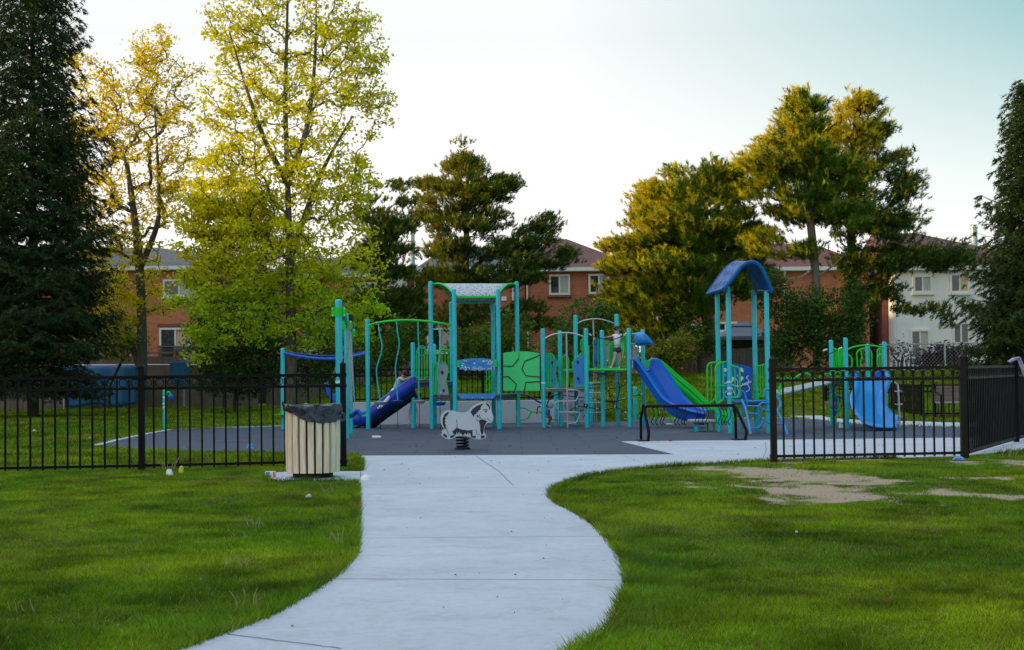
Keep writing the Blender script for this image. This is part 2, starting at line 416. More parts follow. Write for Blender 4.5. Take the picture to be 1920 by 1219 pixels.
def gcol(x, y, k, warm=0):
    k = k * (.80 + .2 * vnoise(x, y, 4.5, 50))[:, None]
    n = np.clip((fbm(x, y, 1.6, 20) - .5) * 2.2 + .5, 0, 1)[:, None]; m = np.clip((fbm(x, y, .45, 30) - .5) * 1.8 + .5, 0, 1)[:, None]; r = rs.rand(len(x))[:, None]
    base = np.array([.135, .275, .006]) * (1 - n) + np.array([.30, .40, .010]) * n
    base = base * (.35 + 1.0 * r) * (.45 + .95 * m)
    dead = (rs.rand(len(x)) < .03 + .14 * sstep(.5, .75, fbm(x, y, .8, 90)))[:, None]
    return np.where(dead, np.array([.42, .33, .14]) * (.6 + .6 * r), base) * k
def near_grass():
    x, y = sample(1250000, 6.6, 23.5, 1.35)
    keep = ~hard(x, y); x, y = x[keep], y[keep]
    d = dirtmask(x, y); keep = rs.rand(len(x)) > d ** .8 * .955; x, y = x[keep], y[keep]
    clump = fbm(x, y, .35, 40); big = fbm(x, y, 1.8, 41)
    keep = rs.rand(len(x)) < .45 + 1.1 * clump; x, y, clump, big = x[keep], y[keep], clump[keep], big[keep]
    h = (.007 + .034 * clump ** 1.6 + .018 * big ** 1.5) * (.5 + rs.rand(len(x)))
    h *= 1 - .55 * dirtmask(x, y + .25)
    px, py = PX(x, y, 0)
    tuft = np.exp(-(((px - 620) / 260) ** 2 + ((py - 1190) / 60) ** 2)) + np.exp(-(((px - 1190) / 90) ** 2 + ((py - 1100) / 110) ** 2)) * .8 + .6 * np.exp(-(((px - 620) / 90) ** 2 + ((py - 915) / 22) ** 2)) + .4 * np.exp(-(((py - 888) / 7) ** 2))
    h *= 1 + 1.1 * tuft
    w = .0035 + .00022 * y
    col = gcol(x, y, 1.12); col = col * (1 - .35 * np.clip(tuft, 0, 1))[:, None] + np.array([.11, .26, .05]) * (.35 * np.clip(tuft, 0, 1))[:, None]
    blades('grass', x, y, hgt(x, y) - .002, h, w, .75, col, 'short green lawn grass either side of the footpath')
near_grass()
def mid_grass():
    x, y = sample(560000, 23.0, 63, 1.6)
    keep = ~hard(x, y) & ~((x > -4.6) & (x < 3.0) & (y > 38.9) & (y < 39.5)); x, y = x[keep], y[keep]
    z = hgt(x, y)
    n = fbm(x, y, 2.0, 60); h = (.03 + .07 * n) * (.5 + rs.rand(len(x)))
    blades('grass', x, y, z - .002, h, .010 + .0006 * y, .6, gcol(x, y, .92), 'lawn grass behind and around the play equipment')
mid_grass()
def edge_grass():   # longer fringe hanging over the edges of the paving
    X = []; Y = []
    for P in (PATH, RUB):
        for i in range(len(P)):
            a = Vector(P[i]); b = Vector(P[(i + 1) % len(P)])
            if a.y > 26.5 and P is PATH: continue
            L = (b - a).length; n = int(L * (900 if a.y < 24 else 260)); t = rs.rand(n)
            o = rs.normal(0, .018 if a.y < 24 else .03, n); d = (b - a).normalized()
            X.append(a.x + (b.x - a.x) * t - d.y * o); Y.append(a.y + (b.y - a.y) * t + d.x * o)
    x = np.concatenate(X); y = np.concatenate(Y)
    px, py = PX(x, y, 0)
    inner = (px > 655) & (px < 1440) & (py < 866) & (py > 815) | ((py < 830) & (px > 1160)) | ((px > 1150) & (py < 860)) | (py < 803)
    keep = ~inner & (rs.rand(len(x)) < .25 + 1.1 * fbm(x, y, .4, 71)); x, y = x[keep], y[keep]
    h = (.03 + .05 * fbm(x, y, .3, 70)) * (.5 + rs.rand(len(x)))
    blades('grass', x, y, 0 * x + .004, h, .004 + .0003 * y, .8, gcol(x, y, .95), 'ragged grass fringe along the paving edges')
edge_grass()
# dry stalks
mb = MB()
stw = mat('dry_straw', (.38, .29, .15), .8, .25, 20)
groups = [(320, 885, 9, .28), (485, 990, 9, .1), (440, 1064, 10, .1), (630, 1020, 5, .14), (473, 1142, 6, .12), (455, 1010, 4, .07), (275, 1075, 3, .1), (50, 1148, 5, .08), (615, 925, 6, .12), (1175, 1165, 3, .1), (1890, 858, 7, .3), (1440, 862, 3, .12), (100, 836, 9, .16), (180, 842, 12, .14), (480, 845, 9, .12), (560, 846, 8, .12), (300, 848, 12, .13), (640, 1010, 3, .1)]
for (px, py, n, h) in groups:
    c = G(px, py); s_ = Vector((c.x, c.y, 0)); mb = MB()
    for i in range(n):
        sp_ = .5 if (py < 850 and px < 700) else .09
        p = s_ + Vector((random.uniform(-sp_, sp_), random.uniform(-.05, .05), 0)); q = p + Vector((random.uniform(-.5, .5) * h, random.uniform(-.3, .3) * h, h * random.uniform(.5, 1)))
        mb.tube([p, (p + q) / 2 + Vector((random.uniform(-.1, .1) * h, 0, h * .1)), q], .0035, 4, rs=[.004, .003, .0015])
    tag(mb.build('dry_grass_stalks', stw), 'pale dry grass stalks standing in the short lawn', 'dry stalks', 'dry stalks in the lawn', kind='stuff')
# ================================================================ trees
def barkmat(name, c):
    m, nt, bs, out = nodes(name); n = tex(nt, 5, 8, .75, stretch=(3, 3, .6)); n2 = tex(nt, 1.2, 4)
    col = ramp(nt, n.outputs[0], [(.3, [x * .35 for x in c]), (.7, [x * 1.35 for x in c])])
    nt.links.new(mixc(nt, col, ramp(nt, n2.outputs[0], [(.3, (.7, .75, .65)), (.7, (1.2, 1.15, 1.1))]), 1, 'MULTIPLY'), bs.inputs['Base Color'])
    bs.inputs['Roughness'].default_value = .9; bump(nt, bs, n.outputs[0], .8, .04); return m
bark_grey = barkmat('grey_bark', (.12, .10, .085)); bark_dark = barkmat('dark_bark', (.055, .042, .034)); bark_pine = barkmat('pine_bark', (.20, .155, .125))
leaf_m = leafmat('spring_leaves', .5, .5); needle_m = leafmat('needles', .12, .55); bush_m = leafmat('bush_leaves', .3, .5)
def grow(trunk, attr, rs, base_r, tip_r=.006, steps=4, sag=.12, lowbias=.7, expo=.55):
    """skeleton: trunk polyline then every attractor joined to its nearest limb node"""
    nodes_ = []; par = []
    pts = cr(trunk, 6)
    for i, p in enumerate(pts): nodes_.append(np.array(p)); par.append(i - 1)
    nt_ = len(nodes_)
    P = np.zeros((nt_ + len(attr) * steps + 10, 3)); P[:nt_] = np.array(nodes_); cnt = nt_
    T = P[:nt_].copy()
    d = np.min(np.linalg.norm((attr[:, None, :] - T[None]), axis=2), axis=1)
    order = np.argsort(d); paths = []
    for ai in order:
        a = attr[ai]; df = P[:cnt] - a
        dist = np.linalg.norm(df, axis=1) + lowbias * np.maximum(0, P[:cnt, 2] - a[2] + .35 * np.hypot(df[:, 0], df[:, 1]))
        j = int(np.argmin(dist)); q = P[j]
        L = np.linalg.norm(a - q); prev = j; ids = [j]
        for s in range(1, steps + 1):
            t = s / steps; p = q * (1 - t) + a * t
            if s < steps:
                p = p + rs.normal(0, .055 * L, 3); p[2] += -sag * L * math.sin(math.pi * t)
            P[cnt] = p; par.append(prev); prev = cnt; ids.append(cnt); cnt += 1
        paths.append(ids)
    P = P[:cnt]; w = np.zeros(cnt)
    for ids in paths: w[ids[-1]] += 1
    for i in range(cnt - 1, 0, -1):
        if par[i] >= 0: w[par[i]] += w[i]
    tot = max(w.max(), 1); r = tip_r + (base_r - tip_r) * (w / tot) ** expo
    # nodes appended later always have larger index, but paths join anywhere: recompute monotone
    for i in range(cnt):
        if par[i] >= 0: r[i] = min(r[i], r[par[i]])
    zt = P[:nt_, 2]; z0, z1 = zt.min(), zt.max()
    for i in range(nt_): r[i] = max(r[i], base_r * (1 - .93 * (zt[i] - z0) / (z1 - z0 + 1e-6)) * .8); 
    r[0] = base_r * 1.35
    if nt_ > 2: r[1] = base_r * 1.08
    return P, np.array(par), r, paths, nt_
def skel_mesh(P, par, r, nt_, name, m, parent):
    mb = MB(); mb.tube([P[i] for i in range(nt_)], 0, 9, rs=list(r[:nt_]))
    V = []; 
    idx = [i for i in range(nt_, len(P))]
    for i in idx:
        a, b = Vector(P[par[i]]), Vector(P[i]); n = 5 if r[i] > .03 else 3
        if (b - a).length < 1e-4: continue
        t = (b - a).normalized(); u = t.orthogonal().normalized(); w = t.cross(u)
        ra = min(r[par[i]], r[i] * 1.25); rb = r[i]; vs = []
        for (c, rr) in ((a - t * ra * .3, ra), (b, rb)):
            for k in range(n):
                an = 2 * math.pi * k / n; vs.append(c + (u * math.cos(an) + w * math.sin(an)) * rr)
        mb.add(vs, [(k, (k + 1) % n, n + (k + 1) % n, n + k) for k in range(n)])
    me = mkmesh(name, mb.v, mb.f, m, smooth=True); return link_mesh(name, me, parent)
def lobes_to_attr(lobes, D, rs, dep=.8):
    A = []; s = D / F
    for (px, py, rx, ry, n, *dz) in lobes:
        c = W(px, py, D + (dz[0] if dz else 0)); k = 0
        u = rs.normal(0, 1, (n, 3)); u /= np.linalg.norm(u, axis=1)[:, None]; u *= (rs.rand(n) ** .42)[:, None]
        A.append(np.array([c.x, c.y, c.z]) + u * np.array([rx * s, rx * s * dep, ry * s]))
    return np.concatenate(A)
def leafcloud(cent, n, rad, size, rs, cols, zsq=.7, w=.62, elong=1.0):
    """n leaves round every centre; a leaf is a folded diamond (one quad)"""
    k = len(cent) * n; c = np.repeat(cent, n, axis=0)
    o = rs.normal(0, 1, (k, 3)) * np.array([rad, rad, rad * zsq]); c = c + o
    a = rs.normal(0, 1, (k, 3)); a[:, 2] *= .8; a /= np.linalg.norm(a, axis=1)[:, None]
    b = np.cross(a, rs.normal(0, 1, (k, 3))); b /= np.linalg.norm(b, axis=1)[:, None]
    s = size * (.4 + 1.05 * rs.rand(k) ** .8)[:, None]
    V = np.stack([c - a * s * .5 * elong, c + b * s * .5 * w, c + a * s * .5 * elong, c - b * s * .5 * w], 1)
    cn = np.repeat(np.arange(len(cent)), n)
    t = (rs.rand(len(cent))[cn] * .55 + rs.rand(k) * .45)[:, None]
    C0, C1 = np.array(cols[0]), np.array(cols[1]); col = (C0 * (1 - t) + C1 * t) * (.75 + .5 * rs.rand(k))[:, None]
    return V.reshape(-1, 3), col
def needles(cent, dirs, n, L, wd, rs, cols, spread=.75):
    k = len(cent) * n; c = np.repeat(cent, n, axis=0); d = np.repeat(dirs, n, axis=0) + rs.normal(0, spread, (k, 3))
    d /= np.linalg.norm(d, axis=1)[:, None]; b = np.cross(d, rs.normal(0, 1, (k, 3))); b /= np.linalg.norm(b, axis=1)[:, None]
    l = L * (.6 + .7 * rs.rand(k))[:, None]; st = c + np.repeat(dirs, n, axis=0) * (rs.rand(k)[:, None] - .5) * L * 1.2
    V = np.stack([st - b * wd / 2, st + b * wd / 2, st + d * l], 1)
    cn = np.repeat(np.arange(len(cent)), n); t = (rs.rand(len(cent))[cn] * .6 + rs.rand(k) * .4)[:, None]
    col = (np.array(cols[0]) * (1 - t) + np.array(cols[1]) * t) * (.7 + .6 * rs.rand(k))[:, None]
    return V.reshape(-1, 3), col
def root_at(name, p, label, cat, group=None):
    z = float(hgt(p[0], p[1])); return tag(empty(name, (p[0], p[1], z)), label, cat, group)
def extra_along(P, par, paths, rs, per=3, jit=.12):
    C = []
    for ids in paths:
        q = P[ids[0]]; a = P[ids[-1]]
        for j in range(per):
            t = .45 + .55 * rs.rand(); f = t * (len(ids) - 1); i = int(min(f, len(ids) - 2)); g = f - i
            C.append(P[ids[i]] * (1 - g) + P[ids[i + 1]] * g + rs.normal(0, jit, 3))
    return np.array(C)
def broadleaf(name, label, cat, trunk_px, D, lobes, base_r, seed, bark, leaf, cols, size, nleaf, rad, per=3, steps=4, sag=.0, dep=.85, tip_r=.006, kind_mat=None, group=None, lowcols=None, lowz=None, trunk2=None, fstep=.6):
    rs = np.random.RandomState(seed)
    tr = [W(px, py, D) for px, py in trunk_px]; tr[0].z = float(hgt(tr[0].x, tr[0].y)) - .1
    root = root_at(name, tr[0], label, cat, group)
    attr = lobes_to_attr(lobes, D, rs, dep)
    if tip_r > .01: ph = .3 * np.sin(attr[:, 0] * 1.3) + .3 * np.cos(attr[:, 1] * 1.6); attr[:, 2] += .5 * (1 - sstep(5, 9, attr[:, 2])) * (np.round((attr[:, 2] + ph) / .8) * .8 - ph - attr[:, 2])
    P, par, r, paths, nt_ = grow(tr, attr, rs, base_r, steps=steps, sag=sag, tip_r=tip_r)
    skel_mesh(P, par, r, nt_, 'trunk', bark, root)
    if trunk2:
        for tp in trunk2:
            mb = MB(); pts = cr([W(a, b, D + d) for a, b, d in tp], 6); n = len(pts); mb.tube(pts, 0, 8, rs=[base_r * .7 * (1 - .85 * i / n) for i in range(n)]); mb.build('limb', bark, root, smooth=True)
    C = np.concatenate([attr, extra_along(P, par, paths, rs, per, rad * .4)])
    V, col = leafcloud(C, nleaf, rad, size, rs, cols, zsq=.5)
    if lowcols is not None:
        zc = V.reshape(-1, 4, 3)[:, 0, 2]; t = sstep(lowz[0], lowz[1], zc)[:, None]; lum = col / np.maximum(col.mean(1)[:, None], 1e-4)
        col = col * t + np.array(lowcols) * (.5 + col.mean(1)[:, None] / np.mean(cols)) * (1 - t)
    link_mesh('crown', npmesh('crown', V, 4, leaf, col), root); return root
def pine(name, label, trunk_px, D, lobes, base_r, seed, cols, tuft=9, need=30, L=.18, wd=.025, rad=.26, bark=None, dep=.85, group=None, per=2, deadlimbs=None, cull=.27, tip=1.0):
    rs = np.random.RandomState(seed); bark = bark or bark_pine
    tr = [W(px, py, D) for px, py in trunk_px]; tr[0].z = float(hgt(tr[0].x, tr[0].y)) - .1
    root = root_at(name, tr[0], label, 'tree', group); attr = lobes_to_attr(lobes, D, rs, dep)
    lay = .95; ph = .25 * np.sin(attr[:, 0] * 1.7) + .2 * np.cos(attr[:, 1] * 2.1); attr[:, 2] += .34 * (np.round((attr[:, 2] + ph) / lay) * lay - ph - attr[:, 2])
    q_ = vnoise(attr[:, 0] + attr[:, 1] * .37, attr[:, 2] * 1.3 + attr[:, 1] * .53, .85, seed); attr = attr[q_ > cull]
    P, par, r, paths, nt_ = grow(tr, attr, rs, base_r, steps=4, sag=.10, lowbias=.5)
    skel_mesh(P, par, r, nt_, 'trunk', bark, root)
    C = np.concatenate([attr, extra_along(P, par, paths, rs, per, .12)])
    cen = C[:, :].mean(0)
    # tufts: short upright candles round every centre, flattened in layers
    k = len(C) * tuft; c = np.repeat(C, tuft, axis=0) + rs.normal(0, 1, (k, 3)) * np.array([rad, rad, rad * .34])
    ax = np.array([tr[0].x, tr[0].y, 0]); d = c - np.array([ax[0], ax[1], 0]); d[:, 2] = 0; d /= (np.linalg.norm(d, axis=1)[:, None] + .3)
    d = d * .7 + np.array([0, 0, .75]) + rs.normal(0, .35, (k, 3)); d /= np.linalg.norm(d, axis=1)[:, None]
    V, col = needles(c, d, need, L, wd, rs, cols, .55)
    # pale spring tips, denser up and left: evening sunlight painted into the needle colour
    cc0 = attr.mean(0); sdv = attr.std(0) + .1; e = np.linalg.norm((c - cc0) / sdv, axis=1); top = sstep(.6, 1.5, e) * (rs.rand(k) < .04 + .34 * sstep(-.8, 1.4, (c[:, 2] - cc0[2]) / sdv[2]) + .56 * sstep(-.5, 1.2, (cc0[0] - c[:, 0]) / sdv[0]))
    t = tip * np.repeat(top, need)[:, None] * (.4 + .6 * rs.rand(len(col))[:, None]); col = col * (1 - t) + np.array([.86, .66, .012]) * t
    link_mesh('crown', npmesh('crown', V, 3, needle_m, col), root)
    if deadlimbs:
        mb = MB()
        for dl in deadlimbs:
            pts = cr([W(a, b, D + dd) for a, b, dd in dl], 5); n = len(pts); mb.tube(pts, 0, 5, rs=[.05 * (1 - .8 * i / n) for i in range(n)])
        mb.build('dead_limb', barkmat('bare_wood', (.36, .32, .30)), root, smooth=True)
    return root
def spruce(name, label, px, D, top_py, R, z_low, seed, cols, base_r=.2, lean=0, dens=1.0, nlev=40, prof=.75):
    rs = np.random.RandomState(seed); b = W(px, 700, D); z0 = float(hgt(b.x, D)); H = W(px, top_py, D).z
    root = root_at(name, (b.x, D), label, 'tree')
    mb = MB(); mb.tube([(b.x, D, z0 - .1), (b.x, D, z0 + (H - z0) * .5), (b.x, D, H)], 0, 8, rs=[base_r, base_r * .6, .02]); 
    C = []; Dn = []
    z = z_low; lev = 0; mb2 = mb
    while z < H - .2:
        f = (z - z_low) / (H - z_low); LL = R * (1 - f) ** prof * (.82 + .3 * rs.rand()) + .25
        if f < .06: LL *= .8
        nb = int(7 + 7 * (1 - f))
        for k in range(nb):
            a = 2 * math.pi * (k + rs.rand() * .8) / nb + lev * .7; l = LL * (.5 + .62 * rs.rand())
            droop = (.10 + .25 * (1 - f)) * (0.7 + .6 * rs.rand()); n = max(3, int(l / .28)); pts = []
            for i in range(n + 1):
                t = i / n; rr = l * t; zz = z + l * (.06 * t - droop * t * t * (1.6 - t) + .08 * t ** 4) + (f * l * .6 * t)
                pts.append(np.array([b.x + rr * math.cos(a), D + rr * math.sin(a), zz]))
            mb.tube(pts, 0, 3, cap=False, rs=[.035 * (1 - .8 * i / n) for i in range(n + 1)])
            for i in range(1, n + 1):
                t = i / n
                if t < .22: continue
                sl = .62 * l * (1 - t) ** .8 + .16
                for sd in (-1, 1, 0):
                    aa = a + sd * (1.0 + .3 * rs.rand()); m = max(1, int(sl / .15 * dens)) if sd else 2
                    for q in range(m):
                        tt = (q + rs.rand()) / m; rr = sl * tt if sd else .1
                        hang = -.38 * rr - .10 * rs.rand()
                        C.append(pts[i] + np.array([math.cos(aa) * rr, math.sin(aa) * rr, hang]) + rs.normal(0, .035, 3)); Dn.append([math.cos(aa) * .8, math.sin(aa) * .8, -.5])
        z += (H - z_low) / nlev * (1.25 - .5 * f) * (.8 + .4 * rs.rand()); lev += 1
    mb.build('trunk', bark_dark, root, smooth=True)
    C = np.array(C); Dn = np.array(Dn); V, col = needles(C, Dn, 13, .15, .032, rs, cols, .5)
    link_mesh('crown', npmesh('crown', V, 3, needle_m, col), root); return root
YG = ((.62, .49, .008), (.96, .74, .015))
MG = ((.42, .45, .008), (.92, .80, .015))
BG = ((.035, .09, .006), (.11, .21, .015))
PN = ((.022, .060, .014), (.10, .17, .022))
PN2 = ((.03, .095, .010), (.15, .25, .02))
SP = ((.010, .022, .011), (.032, .058, .030))
spruce('spruce_tree', 'tall dark blue green spruce at the left edge of the photograph', 62, 50, -190, 3.1, 1.25, 1, ((.014, .034, .010), (.06, .105, .034)), dens=1.1, nlev=46, prof=.6)
spruce('spruce_tree', 'tall dark spruce with drooping boughs at the right edge of the photograph', 1948, 48, 150, 2.6, .8, 2, ((.016, .042, .010), (.09, .13, .028)), dens=1.3, nlev=42, prof=.72)
broadleaf('locust_tree', 'thin golden leaved young tree beside the left spruce', 'tree', [(268, 780), (267, 700), (266, 600), (263, 520), (255, 430), (243, 340), (236, 300)], 57,
          [(245, 300, 150, 190, 200), (180, 200, 70, 110, 60), (300, 170, 90, 110, 70), (290, 90, 50, 60, 24), (170, 420, 60, 120, 55), (320, 350, 50, 120, 40), (250, 560, 90, 60, 70), (210, 620, 55, 40, 50), (135, 260, 30, 120, 30), (220, 480, 110, 50, 40), (130, 110, 30, 30, 10)],
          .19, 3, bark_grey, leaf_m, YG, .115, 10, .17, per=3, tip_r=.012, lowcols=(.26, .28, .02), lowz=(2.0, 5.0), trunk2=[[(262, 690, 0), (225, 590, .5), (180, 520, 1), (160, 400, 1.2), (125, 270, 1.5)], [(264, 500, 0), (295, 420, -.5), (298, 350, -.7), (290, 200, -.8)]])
broadleaf('maple_tree', 'largest yellow green maple in front of the brick houses', 'tree', [(548, 784), (547, 700), (545, 600), (543, 500), (541, 400), (538, 300), (535, 200), (537, 90), (540, -20), (542, -80)], 45.5,
          [(450, 50, 85, 110, 44), (590, 60, 130, 120, 72), (560, 200, 190, 100, 120), (440, 210, 80, 90, 40), (530, 340, 185, 90, 150), (430, 400, 100, 110, 140), (530, 470, 190, 90, 200), (430, 560, 110, 80, 110), (620, 560, 120, 80, 110), (390, 470, 65, 120, 110), (440, 380, 90, 70, 60), (450, 40, 60, 80, 35), (650, 60, 60, 80, 40), (690, 180, 55, 50, 26), (680, 110, 50, 40, 16), (660, 350, 60, 70, 40), (380, 640, 50, 40, 26), (640, 620, 70, 30, 26), (540, 620, 90, 40, 40), (480, -60, 90, 50, 30), (600, -60, 90, 50, 30), (415, 290, 50, 60, 22)],
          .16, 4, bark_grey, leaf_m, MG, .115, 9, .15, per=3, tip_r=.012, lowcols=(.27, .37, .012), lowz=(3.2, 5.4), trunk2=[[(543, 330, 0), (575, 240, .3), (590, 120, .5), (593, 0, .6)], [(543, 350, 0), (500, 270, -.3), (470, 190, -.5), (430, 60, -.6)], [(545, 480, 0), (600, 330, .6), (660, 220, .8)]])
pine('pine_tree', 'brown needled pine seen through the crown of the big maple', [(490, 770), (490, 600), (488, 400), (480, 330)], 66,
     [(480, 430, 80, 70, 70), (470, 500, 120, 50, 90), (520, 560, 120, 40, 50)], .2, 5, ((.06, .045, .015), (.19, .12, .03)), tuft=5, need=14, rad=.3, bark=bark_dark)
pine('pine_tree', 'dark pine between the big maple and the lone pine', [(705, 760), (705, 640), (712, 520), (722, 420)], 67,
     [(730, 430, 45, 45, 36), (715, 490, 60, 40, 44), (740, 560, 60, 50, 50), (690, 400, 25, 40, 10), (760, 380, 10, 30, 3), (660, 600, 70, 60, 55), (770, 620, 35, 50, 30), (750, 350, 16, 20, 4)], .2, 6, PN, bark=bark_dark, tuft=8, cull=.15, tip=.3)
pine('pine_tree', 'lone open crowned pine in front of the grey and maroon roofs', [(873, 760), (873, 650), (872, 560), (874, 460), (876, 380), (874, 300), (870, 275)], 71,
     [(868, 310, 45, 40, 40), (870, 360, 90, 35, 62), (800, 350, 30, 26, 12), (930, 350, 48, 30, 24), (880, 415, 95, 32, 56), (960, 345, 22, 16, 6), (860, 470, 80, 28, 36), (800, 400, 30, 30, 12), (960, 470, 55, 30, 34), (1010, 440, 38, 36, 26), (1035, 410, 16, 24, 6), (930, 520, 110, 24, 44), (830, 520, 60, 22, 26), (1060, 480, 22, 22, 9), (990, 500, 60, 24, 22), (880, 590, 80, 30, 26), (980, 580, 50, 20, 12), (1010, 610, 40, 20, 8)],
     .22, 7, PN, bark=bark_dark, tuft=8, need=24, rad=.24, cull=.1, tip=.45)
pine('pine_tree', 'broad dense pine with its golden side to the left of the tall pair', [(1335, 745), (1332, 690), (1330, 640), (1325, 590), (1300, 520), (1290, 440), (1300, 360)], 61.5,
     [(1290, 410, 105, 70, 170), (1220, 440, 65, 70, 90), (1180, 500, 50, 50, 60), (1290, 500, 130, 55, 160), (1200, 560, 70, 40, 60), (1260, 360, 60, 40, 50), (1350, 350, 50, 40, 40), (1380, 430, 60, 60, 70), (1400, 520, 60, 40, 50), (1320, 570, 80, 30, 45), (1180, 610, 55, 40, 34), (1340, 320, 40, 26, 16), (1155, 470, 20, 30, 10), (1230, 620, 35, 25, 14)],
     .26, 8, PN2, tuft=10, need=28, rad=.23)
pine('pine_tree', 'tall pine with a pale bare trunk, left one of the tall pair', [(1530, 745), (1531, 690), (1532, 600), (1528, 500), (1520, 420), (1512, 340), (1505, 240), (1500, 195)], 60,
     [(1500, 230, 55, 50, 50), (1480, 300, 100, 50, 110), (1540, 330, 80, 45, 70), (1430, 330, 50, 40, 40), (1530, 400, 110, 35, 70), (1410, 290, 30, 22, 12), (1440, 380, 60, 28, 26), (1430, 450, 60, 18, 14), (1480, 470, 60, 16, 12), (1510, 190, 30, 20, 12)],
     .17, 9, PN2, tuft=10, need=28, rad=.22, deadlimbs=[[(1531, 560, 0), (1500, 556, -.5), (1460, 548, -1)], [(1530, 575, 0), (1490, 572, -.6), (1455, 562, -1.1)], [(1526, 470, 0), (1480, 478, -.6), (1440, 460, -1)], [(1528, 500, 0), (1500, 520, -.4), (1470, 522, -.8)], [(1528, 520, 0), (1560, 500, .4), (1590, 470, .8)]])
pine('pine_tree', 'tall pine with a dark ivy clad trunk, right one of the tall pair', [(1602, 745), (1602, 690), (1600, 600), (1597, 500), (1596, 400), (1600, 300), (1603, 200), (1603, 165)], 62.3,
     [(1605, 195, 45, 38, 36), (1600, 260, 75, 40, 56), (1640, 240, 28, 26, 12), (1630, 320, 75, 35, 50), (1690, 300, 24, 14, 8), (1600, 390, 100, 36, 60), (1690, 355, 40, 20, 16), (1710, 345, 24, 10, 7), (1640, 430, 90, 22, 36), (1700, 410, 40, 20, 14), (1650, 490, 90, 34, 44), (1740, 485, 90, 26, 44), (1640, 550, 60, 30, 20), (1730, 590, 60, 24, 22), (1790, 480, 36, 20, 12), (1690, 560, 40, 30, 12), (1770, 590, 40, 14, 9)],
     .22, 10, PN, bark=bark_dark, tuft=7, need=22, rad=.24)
def bush(label, px, py_base, D, lobes, seed, cols, name='bush', size=.11, nleaf=16, rad=.2, cat='bush', bark=None, per=1):
    return broadleaf(name, label, cat, [(px, py_base), (px, py_base - 20), (px + 2, py_base - 45)], D, lobes, .06, seed, bark or bark_dark, bush_m, cols, size, nleaf, rad, per=per, steps=3)
bush('large dark green shrub below the maple', 440, 770, 53, [(440, 680, 85, 70, 240), (400, 620, 40, 50, 60), (480, 620, 70, 50, 90), (610, 660, 60, 60, 90), (540, 680, 60, 60, 70)], 21, ((.018, .05, .008), (.06, .125, .015)))
bush('dark green shrubs behind the yellow green leaves of the maple', 700, 750, 56, [(700, 670, 60, 40, 80), (750, 640, 50, 50, 70), (640, 700, 50, 40, 40)], 22, BG)
bush('dark green bush seen through the canopied tower', 900, 745, 56, [(900, 660, 60, 60, 120), (960, 640, 50, 60, 80), (850, 690, 30, 50, 40)], 23, BG)
bush('fresh green tree like shrub against the middle brick wall', 1100, 745, 58, [(1100, 610, 50, 50, 90), (1070, 650, 40, 40, 60), (1130, 590, 26, 30, 26), (1120, 680, 50, 30, 40)], 24, ((.04, .11, .012), (.11, .22, .03)))
bush('low yellow leaved bush behind the blue slide', 1250, 710, 57, [(1250, 665, 40, 28, 90), (1215, 680, 24, 22, 34), (1280, 650, 28, 30, 30)], 25, ((.10, .14, .012), (.27, .26, .025)))
bush('green climbing shrub below the golden pine', 1290, 710, 61, [(1290, 620, 40, 40, 60), (1260, 600, 26, 26, 24), (1325, 640, 20, 40, 26)], 26, BG)
bush('tall ivy covered shrub mass behind the bike rack tower', 1500, 735, 57, [(1490, 600, 45, 60, 120), (1540, 600, 50, 70, 140), (1470, 650, 50, 40, 70), (1600, 600, 26, 90, 90), (1570, 660, 50, 40, 80), (1440, 530, 35, 30, 40), (1450, 560, 30, 40, 26)], 27, ((.025, .065, .01), (.09, .17, .025)))
bush('low dark red leaved shrub behind the chain link fence', 1780, 715, 66, [(1785, 668, 48, 26, 90), (1740, 672, 30, 22, 36)], 28, ((.035, .006, .012), (.09, .018, .03)))
bush('bare brown shrub behind the chain link fence', 1690, 710, 65, [(1690, 660, 26, 22, 26)], 29, ((.06, .06, .03), (.12, .11, .05)), nleaf=6)
bush('yellow green shrub between the left spruce and the thin golden tree', 205, 765, 59, [(195, 600, 45, 50, 80), (235, 640, 40, 40, 50), (170, 560, 30, 40, 30), (215, 540, 30, 30, 24)], 31, ((.12, .14, .01), (.34, .30, .02)), nleaf=14)
bush('dark leafy shrub hiding the left house wall beside the maple', 420, 765, 60, [(400, 570, 45, 40, 60), (470, 560, 50, 50, 60), (370, 640, 30, 30, 24)], 32, BG)
# ivy on the dark trunk
bush('ivy wrapped round the dark pine trunk', 1604, 742, 61.8, [(1600, 500, 14, 60, 50), (1602, 620, 16, 90, 80)], 30, BG, name='ivy', cat='ivy')

# two unseen trees, added beside and behind the camera to darken the near lawn
for (lab, x, yy, sd_) in (('broad unseen tree added at the left behind the camera to shade the lawn', -6.5, 2.2, 51), ('broad unseen tree added at the right behind the camera to shade the lawn', 7.0, 2.0, 52)):
    k_ = F / yy; X = CX + x * k_; Yp = lambda z: HZ - (z - CAMH) * k_
    broadleaf('added_shade_tree', lab, 'tree', [(X, Yp(0)), (X, Yp(2)), (X, Yp(4)), (X, Yp(6.5))], yy, [(X, Yp(6.2), 3.6 * k_, 2.2 * k_, 260)], .2, sd_, bark_grey, leaf_m, BG, .2, 12, .3, per=2, dep=.75)
